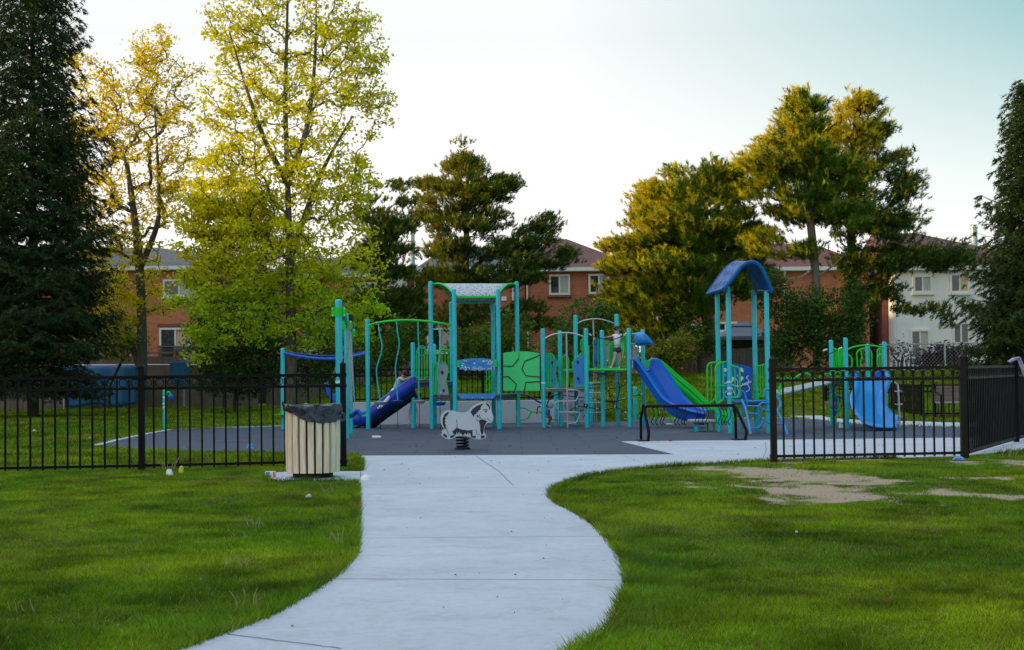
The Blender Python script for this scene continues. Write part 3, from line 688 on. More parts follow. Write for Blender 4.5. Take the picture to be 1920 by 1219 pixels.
# ================================================================ houses
def brickmat(name, c1, c2, mort, scale=1.0):
    m, nt, bs, out = nodes(name)
    tc = nt.nodes.new('ShaderNodeTexCoord'); mp = nt.nodes.new('ShaderNodeMapping'); nt.links.new(tc.outputs['Object'], mp.inputs[0])
    # box style projection: x+y along the wall, z up
    sx = nt.nodes.new('ShaderNodeSeparateXYZ'); nt.links.new(mp.outputs[0], sx.inputs[0])
    a = nt.nodes.new('ShaderNodeMath'); nt.links.new(sx.outputs[0], a.inputs[0]); nt.links.new(sx.outputs[1], a.inputs[1])
    cb = nt.nodes.new('ShaderNodeCombineXYZ'); nt.links.new(a.outputs[0], cb.inputs[0]); nt.links.new(sx.outputs[2], cb.inputs[1])
    br = nt.nodes.new('ShaderNodeTexBrick'); nt.links.new(cb.outputs[0], br.inputs['Vector'])
    br.inputs['Scale'].default_value = 1; br.inputs['Brick Width'].default_value = .30 * scale; br.inputs['Row Height'].default_value = .10 * scale; br.inputs['Mortar Size'].default_value = .012
    br.inputs['Color1'].default_value = (*c1, 1); br.inputs['Color2'].default_value = (*c2, 1); br.inputs['Mortar'].default_value = (*mort, 1); br.inputs['Bias'].default_value = -.1
    n = tex(nt, .7, 6, .7); c = mixc(nt, br.outputs[0], ramp(nt, n.outputs[0], [(.3, (.72, .72, .74)), (.7, (1.15, 1.12, 1.1))]), 1, 'MULTIPLY')
    nt.links.new(c, bs.inputs['Base Color']); bs.inputs['Roughness'].default_value = .9; bump(nt, bs, br.outputs['Fac'], -.4, .01); return m
brick = brickmat('red_brick', (.50, .125, .04), (.38, .088, .03), (.30, .20, .16))
brick2 = brickmat('dark_red_brick', (.25, .06, .035), (.18, .045, .028), (.22, .14, .12))
brick_or = brickmat('orange_brick', (.56, .16, .05), (.44, .115, .036), (.34, .22, .16))
def shingle(name, c):
    m, nt, bs, out = nodes(name); n = tex(nt, 6, 6, .7, stretch=(1, 1, 3)); w = tex(nt, 5.5, kind='ShaderNodeTexWave', stretch=(0, 0, 1)); w.bands_direction = 'Z'
    col = ramp(nt, n.outputs[0], [(.3, [x * .7 for x in c]), (.7, [x * 1.3 for x in c])])
    nt.links.new(mixc(nt, col, ramp(nt, w.outputs[0], [(.0, (.75, .75, .75)), (.3, (1, 1, 1))]), 1, 'MULTIPLY'), bs.inputs['Base Color']); bs.inputs['Roughness'].default_value = .9; return m
roof_mar = shingle('maroon_shingles', (.135, .062, .058)); roof_gry = shingle('grey_shingles', (.10, .11, .135)); roof_red = shingle('red_brown_shingles', (.15, .058, .05))
stucco = mat('pale_grey_render', (.72, .70, .68), .9, .06, 1.2, dirt=.15); cream = mat('cream_siding', (.62, .60, .50), .7, .05, 2)
glassd = mat('window_glass', (.015, .02, .028), .08, .5, 1.1, spec=.8); curtain = mat('window_curtain', (.42, .40, .34), .7, .2, 5, stretch=(6, 6, .3))
curt_y = mat('warm_curtain', (.5, .38, .2), .7, .25, 5, stretch=(6, 6, .3)); alum = mat('eaves_white', (.66, .66, .64), .5, .06, 3); flue_m = mat('flue_metal', (.42, .46, .52), .35, .15, 2, metal=.5)
shadowm = mat('deep_shade', (.03, .018, .018), .9, .2, 3)
woodf = mat('weathered_boards', (.14, .11, .095), .85, .35, 2.2, stretch=(5, 5, .35), bumps=.3, bscale=20); woodd = mat('brown_deck_wood', (.16, .12, .09), .85, .3, 3, stretch=(1, 4, 1)); orange_wood = mat('orange_wood', (.50, .24, .07), .7, .2, 4)
def window(parent, x0, y0, x1, y1, D, pane=1, split=True, cur=None, sillm=None, name='window'):
    a = W(x0, y0, D); b = W(x1, y1, D); xl, xr, zt, zb = a.x, b.x, a.z, b.z; t = .11; yf = D - .05
    mb = MB(); mb.box(((xl + xr) / 2, yf, zt - t / 2), (xr - xl, .1, t)); mb.box(((xl + xr) / 2, yf, zb + t / 2), (xr - xl, .1, t))
    for x in (xl + t / 2, xr - t / 2): mb.box((x, yf, (zt + zb) / 2), (t, .1, zt - zb - 2 * t))
    if split: mb.box(((xl + xr) / 2, yf + .015, (zt + zb) / 2), (t * .8, .07, zt - zb - 2 * t))
    w = mb.build(name, alum, parent)
    xm = (xl + xr) / 2
    sides = [(xl + t, xm - t * .4, None), (xm + t * .4, xr - t, cur)] if split else [(xl + t, xr - t, cur)]
    for i, (p, q, cm) in enumerate(sides):
        g = MB(); g.box(((p + q) / 2, D - .012, (zt + zb) / 2), (q - p, .02, zt - zb - 2 * t)); g.build('pane', cm or glassd, w)
    s = MB(); s.box(((xl + xr) / 2, D - .08, zb - .06), (xr - xl + .16, .18, .1)); s.build('sill', sillm or alum, w)
    return w
def hip(x0, x1, y0, y1, z, h, ridge, over=.35):
    """hip roof, ridge along x between fractions"""
    X0, X1, Y0, Y1 = x0 - over, x1 + over, y0 - over, y1 + over; ym = (Y0 + Y1) / 2
    r0, r1 = X0 + (X1 - X0) * ridge[0], X0 + (X1 - X0) * ridge[1]
    return [(X0, Y0, z), (X1, Y0, z), (X1, Y1, z), (X0, Y1, z), (r0, ym, z + h), (r1, ym, z + h)], [(0, 1, 5, 4), (1, 2, 5), (2, 3, 4, 5), (3, 0, 4)]
def house(label, px0, px1, D, eave, roof_h, ridge, wallm, roofm, wins=(), depth=10, name='brick_house', ground=None):
    a = W(px0, eave, D); b = W(px1, eave, D); ze = (a.z + b.z) / 2; zg = (float(hgt(a.x, D + 2)) if ground is None else ground) - .3
    root = tag(empty(name, ((a.x + b.x) / 2, D, zg)), label, 'house', 'brick houses behind the park' if 'brick' in name else None)
    mb = MB(); mb.box(((a.x + b.x) / 2, D + depth / 2, (ze + zg) / 2), (b.x - a.x, depth, ze - zg)); mb.build('wall', wallm, root)
    v, f = hip(a.x, b.x, D, D + depth, ze + .16, roof_h, ridge); mb = MB(); mb.add(v, f)
    rf = mb.build('roof', roofm, root)
    mb = MB(); X0, X1, Y0, Y1 = a.x - .37, b.x + .37, D - .37, D + depth + .37
    mb.box(((X0 + X1) / 2, Y0, ze + .08), (X1 - X0, .14, .2)); mb.box(((X0 + X1) / 2, D - .16, ze - .03), (X1 - X0, .3, .04))
    for x in (X0, X1): mb.box((x, (Y0 + Y1) / 2, ze + .08), (.14, Y1 - Y0, .2))
    mb.build('gutter', alum, root)
    for w in wins: window(root, *w[:4], D, **(w[4] if len(w) > 4 else {}))
    return root, rf, ze
def flue(rf, px, y0, y1, D, r=.16, dy=2.5):
    p = W(px, y1, D + dy); q = W(px, y0, D + dy); mb = MB(); mb.lathe((p.x, p.y, 0), [(r * 1.5, p.z - .9), (r * 1.5, p.z + .05), (r, p.z + .2), (r, q.z - .2), (r * 1.25, q.z - .18), (r * 1.25, q.z - .1), (r * .6, q.z - .1), (r * .6, q.z - .04), (r * 1.3, q.z)], 12); mb.build('chimney', flue_m, rf, smooth=True)
DH = 82
h1, r1, _ = house('orange brick house with a grey roof at the left, behind the thin golden tree', -80, 478, DH, 507, 1.5, (.3, .6), brick_or, roof_gry, [(306, 524, 366, 556, dict(cur=curtain))])
window(h1, 299, 615, 359, 668, DH, cur=curt_y, name='sliding_door')
h2, r2, _ = house('brick house mostly hidden behind the big yellow green maple', 484, 782, DH + .6, 520, 1.3, (.3, .6), brick, roof_gry, [(660, 530, 712, 560, dict(cur=curtain)), (650, 608, 682, 668, dict(split=False, cur=curtain))])
window(h2, 570, 600, 600, 660, DH + .6, name='sliding_door', cur=curtain)
mb = MB(); p = W(745, 540, DH + .4); mb.box((p.x, DH + .4, p.z), (1.1, .25, 1.2)); mb.build('gable_panel', cream, h2)
flue(r2, 773, 428, 500, DH)
h3, r3, ze3 = house('brick house with a dark grey hipped roof behind the lone pine', 792, 984, DH, 508, 1.55, (.22, .8), brick, roof_gry)
a = W(828, 508, DH - .1); b = W(932, 534, DH - .1); mb = MB(); mb.box(((a.x + b.x) / 2, DH - .1, (a.z + b.z) / 2), (b.x - a.x, .2, a.z - b.z)); mb.build('cream_panel', cream, h3)
window(h3, 831, 513, 858, 533, DH - .2, split=False, cur=curtain); window(h3, 893, 513, 922, 533, DH - .2, split=False, cur=curtain)
a = W(894, 582, DH - 1); b = W(975, 590, DH - 1); mb = MB(); mb.box(((a.x + b.x) / 2, DH - .9, (a.z + b.z) / 2), (b.x - a.x, 1.7, a.z - b.z)); mb.build('porch_roof', alum, h3)
a = W(962, 508, DH); b = W(962, 660, DH); mb = MB(); mb.tube([(a.x, DH - .1, a.z), (b.x, DH - .1, b.z)], .06, 8); mb.build('downpipe', alum, h3)
window(h3, 800, 615, 850, 660, DH, cur=curtain)
h4, r4, _ = house('brick house with a maroon hipped roof in the middle of the picture', 986, 1189, DH, 508, 2.05, (.28, .42), brick, roof_mar, [(1029, 515, 1069, 553, dict(cur=curtain, sillm=brick2)), (1103, 514, 1143, 551, dict(cur=curtain, sillm=brick2))])
flue(r4, 1005, 458, 492, DH, .19)
window(h4, 1150, 602, 1170, 668, DH, split=False, cur=alum, name='door')
a = W(1120, 586, DH - .8); b = W(1184, 592, DH - .8); mb = MB(); mb.box(((a.x + b.x) / 2, DH - .75, (a.z + b.z) / 2), (b.x - a.x, 1.4, a.z - b.z)); mb.build('porch_roof', alum, h4)
# hip ridge vent
h5, r5, _ = house('long brick house with a red brown roof behind the dense and tall pines', 1228, 1628, DH, 508, 1.75, (.5, .8), brick_or, roof_red, [(1240, 610, 1262, 660, dict(split=False)), (1290, 608, 1318, 640, dict(cur=curtain)), (1338, 604, 1382, 622, dict(cur=curtain)), (1292, 530, 1330, 552, dict(cur=curtain))])
flue(r5, 1411, 440, 498, DH, .15, 3.4); flue(r5, 1434, 424, 484, DH, .17, 3); 
window(h5, 1318, 616, 1326, 672, DH, split=False, cur=alum)
h6, r6, _ = house('pale grey rendered house with a maroon roof at the right', 1673, 1990, DH - 1, 505, 2.3, (.05, .3), stucco, roof_mar, [(1711, 516, 1748, 549, dict(cur=curtain)), (1780, 513, 1818, 549, dict(cur=curt_y)), (1785, 604, 1818, 645, dict(cur=None)), (1706, 618, 1744, 672, dict(cur=curtain, name='sliding_door'))], name='rendered_house')
flue(r6, 1827, 422, 470, DH, .19); flue(r6, 1769, 450, 470, DH, .1)
mb = MB(); a = W(1644, 508, DH + 1); b = W(1672.6, 508, DH + 1); zg = 1; mb.box(((a.x + b.x) / 2, DH + 4, (a.z + zg) / 2), (b.x - a.x, 8, a.z - zg)); mb.build('side_wall', brick2, h6)  # darker brick puts the shade of this side wall into its colour
for (hh, px, y0_, y1_, D_) in ((h1, 474, 508, 660, DH), (h4, 988, 510, 690, DH), (h4, 1186, 510, 690, DH), (h5, 1231, 510, 690, DH), (h5, 1470, 510, 690, DH), (h6, 1676, 507, 690, DH - 1), (h2, 778, 522, 690, DH + .6)):
    a = W(px, y0_, D_); b = W(px, y1_, D_); mb = MB(); mb.tube([(a.x, D_ - .32, a.z), (a.x, D_ - .09, a.z - .35), (a.x, D_ - .09, b.z)], .045, 6); mb.build('downpipe', alum, hh)
for (hh, x0, x1, y, D_) in ((h4, 1026, 1072, 557.5, DH), (h4, 1100, 1146, 555.5, DH), (h5, 1289, 1333, 556, DH), (h1, 303, 369, 560, DH), (h1, 296, 362, 610, DH)):
    a = W(x0, y, D_); b = W(x1, y, D_); mb = MB(); mb.box(((a.x + b.x) / 2, D_ - .02, a.z), (b.x - a.x, .06, .16)); mb.build('brick_band', brick2, hh)
for (hh, px, y, D_) in ((h4, 1016, 600, DH), (h3, 945, 560, DH), (h5, 1270, 575, DH), (h4, 1090, 640, DH)):
    a = W(px, y, D_); mb = MB(); mb.box((a.x, D_ - .05, a.z), (.28, .1, .22)); mb.build('vent', alum, hh)
# satellite dish on the second house
rt = tag(empty('satellite_dish', W(766, 640, DH - 1)), 'round grey satellite dish between the maple and the canopied tower', 'satellite dish')
c = W(766, 607, DH - 1); mb = MB(); M = Matrix.Rotation(math.radians(75), 3, 'X')
vs = []; 
mb.lathe((0, 0, 0), [(.02, .1), (.15, .085), (.25, .045), (.28, 0), (.26, 0), (.14, .06)], 18); mb.v = [M @ v + c for v in mb.v]; mb.build('dish', greyp, rt, smooth=True)
mb = MB(); mb.tube([c + Vector((0, .05, 0)), c + Vector((0, .3, -.3)), W(766, 640, DH - .7)], .025, 6); mb.build('mast', steel, rt)
# ---------------------------------------------------------------- wooden fences, deck, tarps
def board_fence(label, px0, px1, D, ytop, ybase, m=None, bw=.14, seed=1, cat='fence', name='wooden_fence', dz=0):
    rs = random.Random(seed); a = W(px0, ytop, D); b = W(px1, ytop, D); za = float(hgt(a.x, D)) - .05
    root = tag(empty(name, ((a.x + b.x) / 2, D, za)), label, cat, 'wooden garden fences')
    mb = MB(); x = a.x; zt0, zt1 = a.z, b.z
    while x < b.x:
        t = (x - a.x) / (b.x - a.x); zt = zt0 * (1 - t) + zt1 * t + rs.uniform(-.025, .025) + .08 * math.sin(x * .7); z0 = float(hgt(x, D)) - .05
        mb.box((x + bw / 2, D + rs.uniform(-.012, .012), (zt + z0) / 2), (bw - .012, .025, zt - z0)); x += bw
    mb.build('boards', m or woodf, root)
    mb = MB(); x = a.x
    while x < b.x + .1:
        t = (x - a.x) / (b.x - a.x); zt = zt0 * (1 - t) + zt1 * t; z0 = float(hgt(x, D)) - .1; q = MB(); q.box((x, D + .08, (zt + z0) / 2), (.1, .1, zt - z0 + .1)); q.build('post', m or woodf, root); x += 2.4
    for k in (.25, .8):
        q = MB(); q.bar((a.x, D + .03, za + (zt0 - za) * k), (b.x, D + .03, za + (zt1 - za) * k), .04, .09); q.build('rail', m or woodf, root)
    return root
board_fence('weathered board fence at the far left behind the spruce', -120, 120, 62, 682, 765)
board_fence('brown board fence between the two blue tarps', 120, 480, 62.5, 672, 765, m=woodd, seed=2)
board_fence('dark board fence behind the ladder bridge with stepping pods', 500, 1060, 63, 668, 740, seed=3)
board_fence('dark grey board fence behind the blue and green slides', 1205, 1480, 63, 655, 708, seed=4)
# tarps hang on a pipe fence
tarpm = mat('blue_tarpaulin', (.01, .12, .30), .45, .3, 1.3, bumps=.4, bscale=3)
def cloth(label, pts_px, D, m, name, cat, nx_=26, nz_=12, amp=.05, seed=1):
    (x0, y0), (x1, y1), (x2, y2), (x3, y3) = pts_px; V = []; Fc = []
    for j in range(nz_ + 1):
        for i in range(nx_ + 1):
            u, v = i / nx_, j / nz_
            px = (x0 * (1 - u) + x1 * u) * (1 - v) + (x3 * (1 - u) + x2 * u) * v; py = (y0 * (1 - u) + y1 * u) * (1 - v) + (y3 * (1 - u) + y2 * u) * v
            py += 2.5 * math.sin(u * 9 + seed) * v; d = amp * (float(vnoise(u * 6, v * 1.5, 1, seed)) - .5) * 2 * (.3 + v)
            V.append(W(px, py, D + d))
    for j in range(nz_):
        for i in range(nx_): q = j * (nx_ + 1) + i; Fc.append((q, q + 1, q + nx_ + 2, q + nx_ + 1))
    o = MB(); o.add(V, Fc); o = o.build(name, m, smooth=True); s = o.modifiers.new('s', 'SOLIDIFY'); s.thickness = .008
    return tag(o, label, cat)
cloth('large sagging blue tarp hung on the fence behind the lawn at left', [(124, 686), (258, 685), (254, 758), (130, 762)], 61.5, tarpm, 'tarpaulin', 'tarp', amp=.12)
cloth('small blue tarp hung on the fence by the dark shrubs', [(318, 678), (358, 676), (352, 724), (320, 722)], 61.6, tarpm, 'tarpaulin', 'tarp', nx_=10, seed=4)
whc = mat('white_cloth', (.7, .7, .74), .8, .25, 5)
cloth('white patterned cloth hanging in the garden behind the leftmost teal post', [(577, 634), (594, 622), (612, 650), (590, 662)], 66, whc, 'cloth', 'cloth', nx_=8, nz_=6, amp=.2, seed=7)
def pipe_fence(label, pts, D, ytop, posts, name='chain_link_fence', mesh=True):
    root = tag(empty(name, W(pts[0], 700, D)), label, 'chain link fence')
    a = W(pts[0], ytop[0], D); b = W(pts[1], ytop[1], D); mb = MB(); mb.tube([a, b], .03, 6); mb.build('rail', steel, root)
    for px in posts:
        t = (px - pts[0]) / (pts[1] - pts[0]); p = a.lerp(b, t); z0 = float(hgt(p.x, D)) - .1; q = MB(); q.tube([(p.x, D, z0), (p.x, D, p.z + .05)], .04, 6); q.build('post', steel, root)
    if mesh:
        mb = MB(); z0 = float(hgt(b.x, D)); H = min(a.z, b.z) - z0; n = int((b.x - a.x) / .16)
        for i in range(-int(H / .16), n):
            x0 = a.x + i * .16
            for s in (1, -1):
                p = Vector((x0, D, z0)); q = Vector((x0 + H, D, z0 + H)) if s > 0 else Vector((x0 + H, D, z0))
                if s < 0: p = Vector((x0, D, z0 + H))
                # clip to the run
                d = q - p
                t0 = max(0, (a.x - p.x) / d.x); t1 = min(1, (b.x - p.x) / d.x)
                if t1 > t0: mb.tube([p + d * t0, p + d * t1], .0022, 3, cap=False)
        mb.build('wire_mesh', steel, root)
    return root
pipe_fence('galvanised chain link fence behind the right lawn slope', (1648, 1900), 62.2, (646.5, 642), (1655, 1771, 1880))
pipe_fence('galvanised pipe fence carrying the blue tarps', (112, 370), 61.8, (685, 684), (232, 345, 120), mesh=False)
# raised deck behind the left fence
rt = tag(empty('garden_deck', W(265, 700, 66)), 'raised wooden deck with lattice screens behind the board fence', 'deck')
a = W(168, 672, 66); b = W(372, 672, 66)
mb = MB(); mb.box(((a.x + b.x) / 2, 68, a.z - .05), (b.x - a.x, 4, .14)); mb.build('deck_floor', woodd, rt)
latt = mat('lattice_wood', (.20, .15, .12), .85, .25, 3)
for (p0, p1, y0, y1) in [(170, 208, 654, 673), (327, 372, 653, 672)]:
    A = W(p0, y0, 65.9); B = W(p1, y1, 65.9); mb = MB(); Wd, Hh = B.x - A.x, A.z - B.z
    mb.box(((A.x + B.x) / 2, 65.9, A.z), (Wd, .06, .07)); mb.box(((A.x + B.x) / 2, 65.9, B.z), (Wd, .06, .07))
    for i in range(-6, 16):
        for s in (1, -1):
            x0 = A.x + i * .09; z0_, z1_ = (B.z, A.z); xa, xb = (x0, x0 + Hh) if s > 0 else (x0 + Hh, x0)
            if min(xa, xb) >= A.x and max(xa, xb) <= B.x: mb.bar((xa, 65.9 + s * .01, z0_), (xb, 65.9 + s * .01, z1_), .02, .03)
    mb.build('lattice', latt, rt)
for px in (172, 208, 327, 371, 215, 300):
    A = W(px, 650, 65.9); mb = MB(); mb.box((A.x, 65.95, A.z - .5), (.11, .11, 1.1)); mb.build('post', woodd, rt)
mb = MB(); A = W(215, 663, 65.9); B = W(325, 661, 65.9); mb.bar(A, B, .05, .08); mb.build('handrail', woodd, rt)
mb = MB(); A = W(296, 652, 66.5); B = W(350, 664, 66.5)
mb.box(((A.x + B.x) / 2, 67, (A.z + B.z) / 2 - .2), (B.x - A.x, .9, A.z - B.z + .3)); 
mb.box(((A.x + B.x) / 2, 67, A.z + .02), (B.x - A.x + .1, 1.0, .06)); tag(mb.build('hot_tub', mat('dark_vinyl', (.025, .02, .022), .5, .3, 5), bevel=.03), 'dark covered tub standing on the raised deck', 'hot tub')
# picket fence pieces in gardens, right
mb = MB(); pf = mat('grey_pickets', (.20, .21, .25), .8, .2, 4)
A = W(1676, 678, 67); B = W(1800, 678, 67); x = A.x
while x < B.x: mb.box((x, 67, A.z - .35), (.1, .03, .9)); x += .19
tag(mb.build('picket_fence', pf), 'low grey picket fence in front of the pale rendered house', 'fence')
# orange wooden post in front of the middle house
rt = tag(empty('wooden_post', W(1004, 690, 64)), 'short orange timber gate posts in front of the middle brick wall', 'post')
for px in (1001, 1006): p = W(px, 642, 64); z0 = float(hgt(p.x, 64)); mb = MB(); mb.box((p.x, 64, (p.z + z0) / 2), (.1, .1, p.z - z0)); mb.build('timber', orange_wood, rt)
# gazebo
rt = tag(empty('gazebo', W(1395, 700, 72)), 'grey canopied garden gazebo seen between the posts of the blue roofed tower', 'gazebo')
gz = mat('grey_canopy_cloth', (.10, .115, .16), .8, .15, 2); gd = mat('dark_gazebo_screen', (.02, .022, .028), .8, .3, 3)
A = W(1344, 637, 72); B = W(1446, 637, 72); cx = (A.x + B.x) / 2; hw = (B.x - A.x) / 2; zt = W(1400, 612, 72).z; ze = W(1400, 632, 72).z; zz = W(1400, 605, 72).z
mb = MB(); mb.add([(cx - hw, 70.6, ze), (cx + hw, 70.6, ze), (cx + hw, 74, ze), (cx - hw, 74, ze), (cx - .5, 71.9, zt), (cx + .5, 71.9, zt), (cx + .5, 72.7, zt), (cx - .5, 72.7, zt)], [(0, 1, 5, 4), (1, 2, 6, 5), (2, 3, 7, 6), (3, 0, 4, 7), (4, 5, 6, 7)])
mb.add([(cx - .62, 71.8, zt + .02), (cx + .62, 71.8, zt + .02), (cx + .62, 72.8, zt + .02), (cx - .62, 72.8, zt + .02), (cx, 72.3, zz + .1)], [(0, 1, 4), (1, 2, 4), (2, 3, 4), (3, 0, 4)]); mb.box((cx, 70.6, ze - .07), (2 * hw, .02, .16)); mb.build('canopy', gz, rt)
z0 = float(hgt(cx, 72)); mb = MB(); mb.box((cx, 73.5, (ze + z0) / 2 - .1), (2 * hw - .2, .04, ze - z0)); mb.build('screen', gd, rt)
for s in (-1, 1): mb = MB(); mb.box((cx + s * (hw - .15), 70.8, (ze + z0) / 2), (.1, .1, ze - z0)); mb.build('post', gd, rt)
# pale laundry-like cloths in the garden behind the swing
# ================================================================ black metal fences
def fence_run(label, P, posts_px=None, H=1.355, gap=.155, ring=True, m=None, postw=.08, zoff=0, hpost=.13, low=.07, gh='black metal fences round the playground', pickr=.011):
    """P: list of (x,y,z) post positions"""
    m = m or black; root = tag(empty('metal_fence', P[0]), label, 'metal fence', gh)
    for p in P:
        mb = MB(); mb.box((p[0], p[1], p[2] + (H + hpost) / 2 - .05), (postw, postw, H + hpost + .1))
        h = p[2] + H + hpost; w = postw / 2 + .008
        mb.add([(p[0] - w, p[1] - w, h), (p[0] + w, p[1] - w, h), (p[0] + w, p[1] + w, h), (p[0] - w, p[1] + w, h), (p[0], p[1], h + .05)], [(0, 1, 4), (1, 2, 4), (2, 3, 4), (3, 0, 4), (3, 2, 1, 0)])
        mb.build('post', m, root)
        for zz in ((H - .02), (H - .18), low + .02):
            mb = MB(); mb.box((p[0], p[1], p[2] + zz), (postw + .02, postw + .02, .05)); mb.build('bracket', m, root)
    for a, b in zip(P[:-1], P[1:]):
        a = Vector(a); b = Vector(b); d = b - a; L = d.length; u = d / L; s = a + u * postw * .5; e = b - u * postw * .5
        for zz, h in ((H - .02, .042), (H - .18, .038), (low + .02, .038)):
            mb = MB(); mb.bar(s + Vector((0, 0, zz)), e + Vector((0, 0, zz)), .034, h); mb.build('rail', m, root)
        n = max(2, round(L / gap)); mb = MB(); rg = MB(); R = .058
        for i in range(1, n):
            p = a.lerp(b, i / n); mb.box((p.x, p.y, p.z + (H + low) / 2 - .035), (pickr * 2, pickr * 2, H - low - .03), rz=math.atan2(u.y, u.x))
        mb.build('picket_panel', m, root)
        if ring:
            for i in range(n):
                p = a.lerp(b, (i + .5) / n) + Vector((0, 0, H - .10)); rg.tube([p + u * R * math.cos(t) + Vector((0, 0, R * math.sin(t))) for t in [2 * math.pi * k / 14 for k in range(14)]], .007, 4, closed=True)
            rg.build('ring_row', m, root, smooth=True)
    return root
def gp(px, D): p = W(px, 880, D); return (p.x, D, 0)
fence_run('black metal fence with ring frieze at the left of the path opening', [gp(-480, 20.6), gp(-108, 20.8), gp(266, 21.1), gp(644.5, 21.6)], gap=.168, pickr=.013)
r = fence_run('black metal fence with ring frieze at the right of the path opening', [gp(1451.5, 21.5), gp(1808.5, 21.8)], gap=.146, m=brownblk, pickr=.012, postw=.088)
fence_run('black metal fence running back from the corner post at the right', [gp(1811, 21.95), gp(1907, 26.2), gp(1985, 30.5)], gap=.15)
fence_run('short black metal fence on top of the low retaining wall', [(W(px, 700, 39.3).x, 39.3, .6) for px in (664, 846, 905, 1030, 1095)], H=.86, gap=.14, hpost=.1, low=.05, postw=.07)
fence_run('far black metal fence behind the wavy blue slide', [(W(px, 700, D).x, D, 0) for px, D in ((1548, 47), (1672, 44), (1728, 40.2), (1808, 40), (1900, 40), (1990, 40))], H=.86, gap=.14, hpost=.06)
# lilac cloth over the corner post
lil = mat('lilac_cloth', (.42, .38, .55), .85, .12, 6)
mb = MB(); base = W(1912, 700, 26.0)
V = []; nu, nv = 10, 12
for j in range(nv + 1):
    for i in range(nu + 1):
        u, v = i / nu, j / nv; x = base.x - .17 + .30 * v + .03 * math.sin(u * 7); z = 1.44 - .05 * u + (.06 * math.sin(v * 3.1) if v < .5 else .06 - (v - .5) * .75); V.append((x, base.y - .06 + .12 * u + .015 * math.sin(v * 12 + u * 5), z - .02 * math.sin(u * 6)))
mb.add(V, [(j * (nu + 1) + i, j * (nu + 1) + i + 1, (j + 1) * (nu + 1) + i + 1, (j + 1) * (nu + 1) + i) for j in range(nv) for i in range(nu)])
o = mb.build('cloth', lil, smooth=True); o.modifiers.new('s', 'SOLIDIFY').thickness = .01; tag(o, 'lilac cloth draped over the fence post at the right edge', 'cloth')
# slatted bench beyond the right fence
def bench(px, D, label, rz=0):
    c = W(px, 790, D); root = tag(empty('park_bench', (c.x, D, 0)), label, 'bench'); bw = mat('bench_slats', (.16, .115, .095), .8, .2, 5)
    for k in range(5): mb = MB(); mb.box((c.x, D + .28 + k * .012, .47 + k * .085), (1.3, .03, .07)); mb.build('back_slat', bw, root)
    for k in range(4): mb = MB(); mb.box((c.x, D - .15 + k * .11, .42), (1.3, .09, .03)); mb.build('seat_slat', greyp, root)
    for s in (-1, 1):
        mb = MB(); x = c.x + s * .62; mb.tube([(x, D - .22, 0), (x, D - .22, .62), (x, D + .3, .68)], .025, 6); mb.tube([(x, D + .3, 0), (x, D + .32, .9)], .025, 6); mb.build('leg', black, root)
    return root
bench(1806, 38.6, 'brown slatted park bench behind the right fence')
# trash can -----------------------------------------------------
tan_w = mat('tan_recycled_slats', (.78, .64, .47), .65, .2, 5, stretch=(6, 6, .6), dirt=.25, bumps=.15, bscale=80); bagm, nt, bs, out = nodes('black_bin_bag')
n = tex(nt, 9, 5, .6, dist=1.2); nt.links.new(ramp(nt, n.outputs[0], [(.35, (.012, .016, .024)), (.7, (.085, .10, .13))]), bs.inputs['Base Color']); bs.inputs['Roughness'].default_value = .3; bs.inputs['Specular IOR Level'].default_value = .4; bump(nt, bs, n.outputs[0], 1.0, .03)
Dc = 19.45; c = W(587, 893, Dc); cx, cy = c.x, Dc; sc = Dc / F
root = tag(empty('trash_can', (cx, cy, 0)), 'round trash can of tan vertical slats at the end of the left fence', 'trash can')
mb = MB(); mb.lathe((cx, cy, 0), [(.262, .01), (.262, .07), (.285, .075), (.285, .09)], 28); mb.build('base', black, root)
mb = MB(); mb.lathe((cx, cy, 0), [(.29, .075), (.30, .5), (.30, .80), (.27, .80)], 28); mb.build('liner', black, root, smooth=True)
ns = 20; R = .335
for k in range(ns):
    a = 2 * math.pi * (k + .18) / ns; t = Vector((-math.sin(a), math.cos(a), 0)); o_ = Vector((math.cos(a), math.sin(a), 0)); w = .083; th = .028
    mb = MB()
    prof = [(0, -.005, R - .004), (0, .4, R + .004), (0, .85, R)]
    vs = []
    for (_, z, rr) in prof:
        for (ww, oo) in ((-w / 2, 0), (w / 2, 0), (w / 2 - .006, th), (-w / 2 + .006, th)): p = Vector((cx, cy, .085 + z)) + o_ * (rr - th / 2 + oo) + t * ww; vs.append(p)
    fs = [(3, 2, 1, 0), (8, 9, 10, 11)] + [(i * 4 + k2, i * 4 + (k2 + 1) % 4, i * 4 + 4 + (k2 + 1) % 4, i * 4 + 4 + k2) for i in range(2) for k2 in range(4)]
    mb.add(vs, fs); mb.build('slat', tan_w, root, bevel=.005)
# bag over the rim
mb = MB(); nu = 72; prof = [(.02, .90), (.16, .915), (.26, .935), (.32, .955), (.355, .955), (.372, .935), (.378, .915), (.375, .89), (.372, .865), (.368, .845), (.362, .83), (.355, .845)]
V = []; rr_ = random.Random(4)
for j, (r0, z) in enumerate(prof):
    for i in range(nu):
        a = 2 * math.pi * i / nu; w = float(vnoise(a * 3 + j * .35, j * .7, .6, 3)) - .5; w2 = float(vnoise(a * 5, j * .9, .25, 9)) - .5
        low = 1 if j >= 6 else 0; drop = -.12 * (math.cos(a) * .55 + .45) * (j >= 6) * ((j - 5) / 6) + .045 * math.sin(a * 2 + 1) * (j >= 8) + .03 * w * (j > 3)
        rr = r0 * (1 + .05 * w * (j > 1)) + .045 * w2 * (j > 3); V.append((cx + rr * math.cos(a), cy + rr * math.sin(a), z + drop - .05 * (j < 3) * (1 + w)))
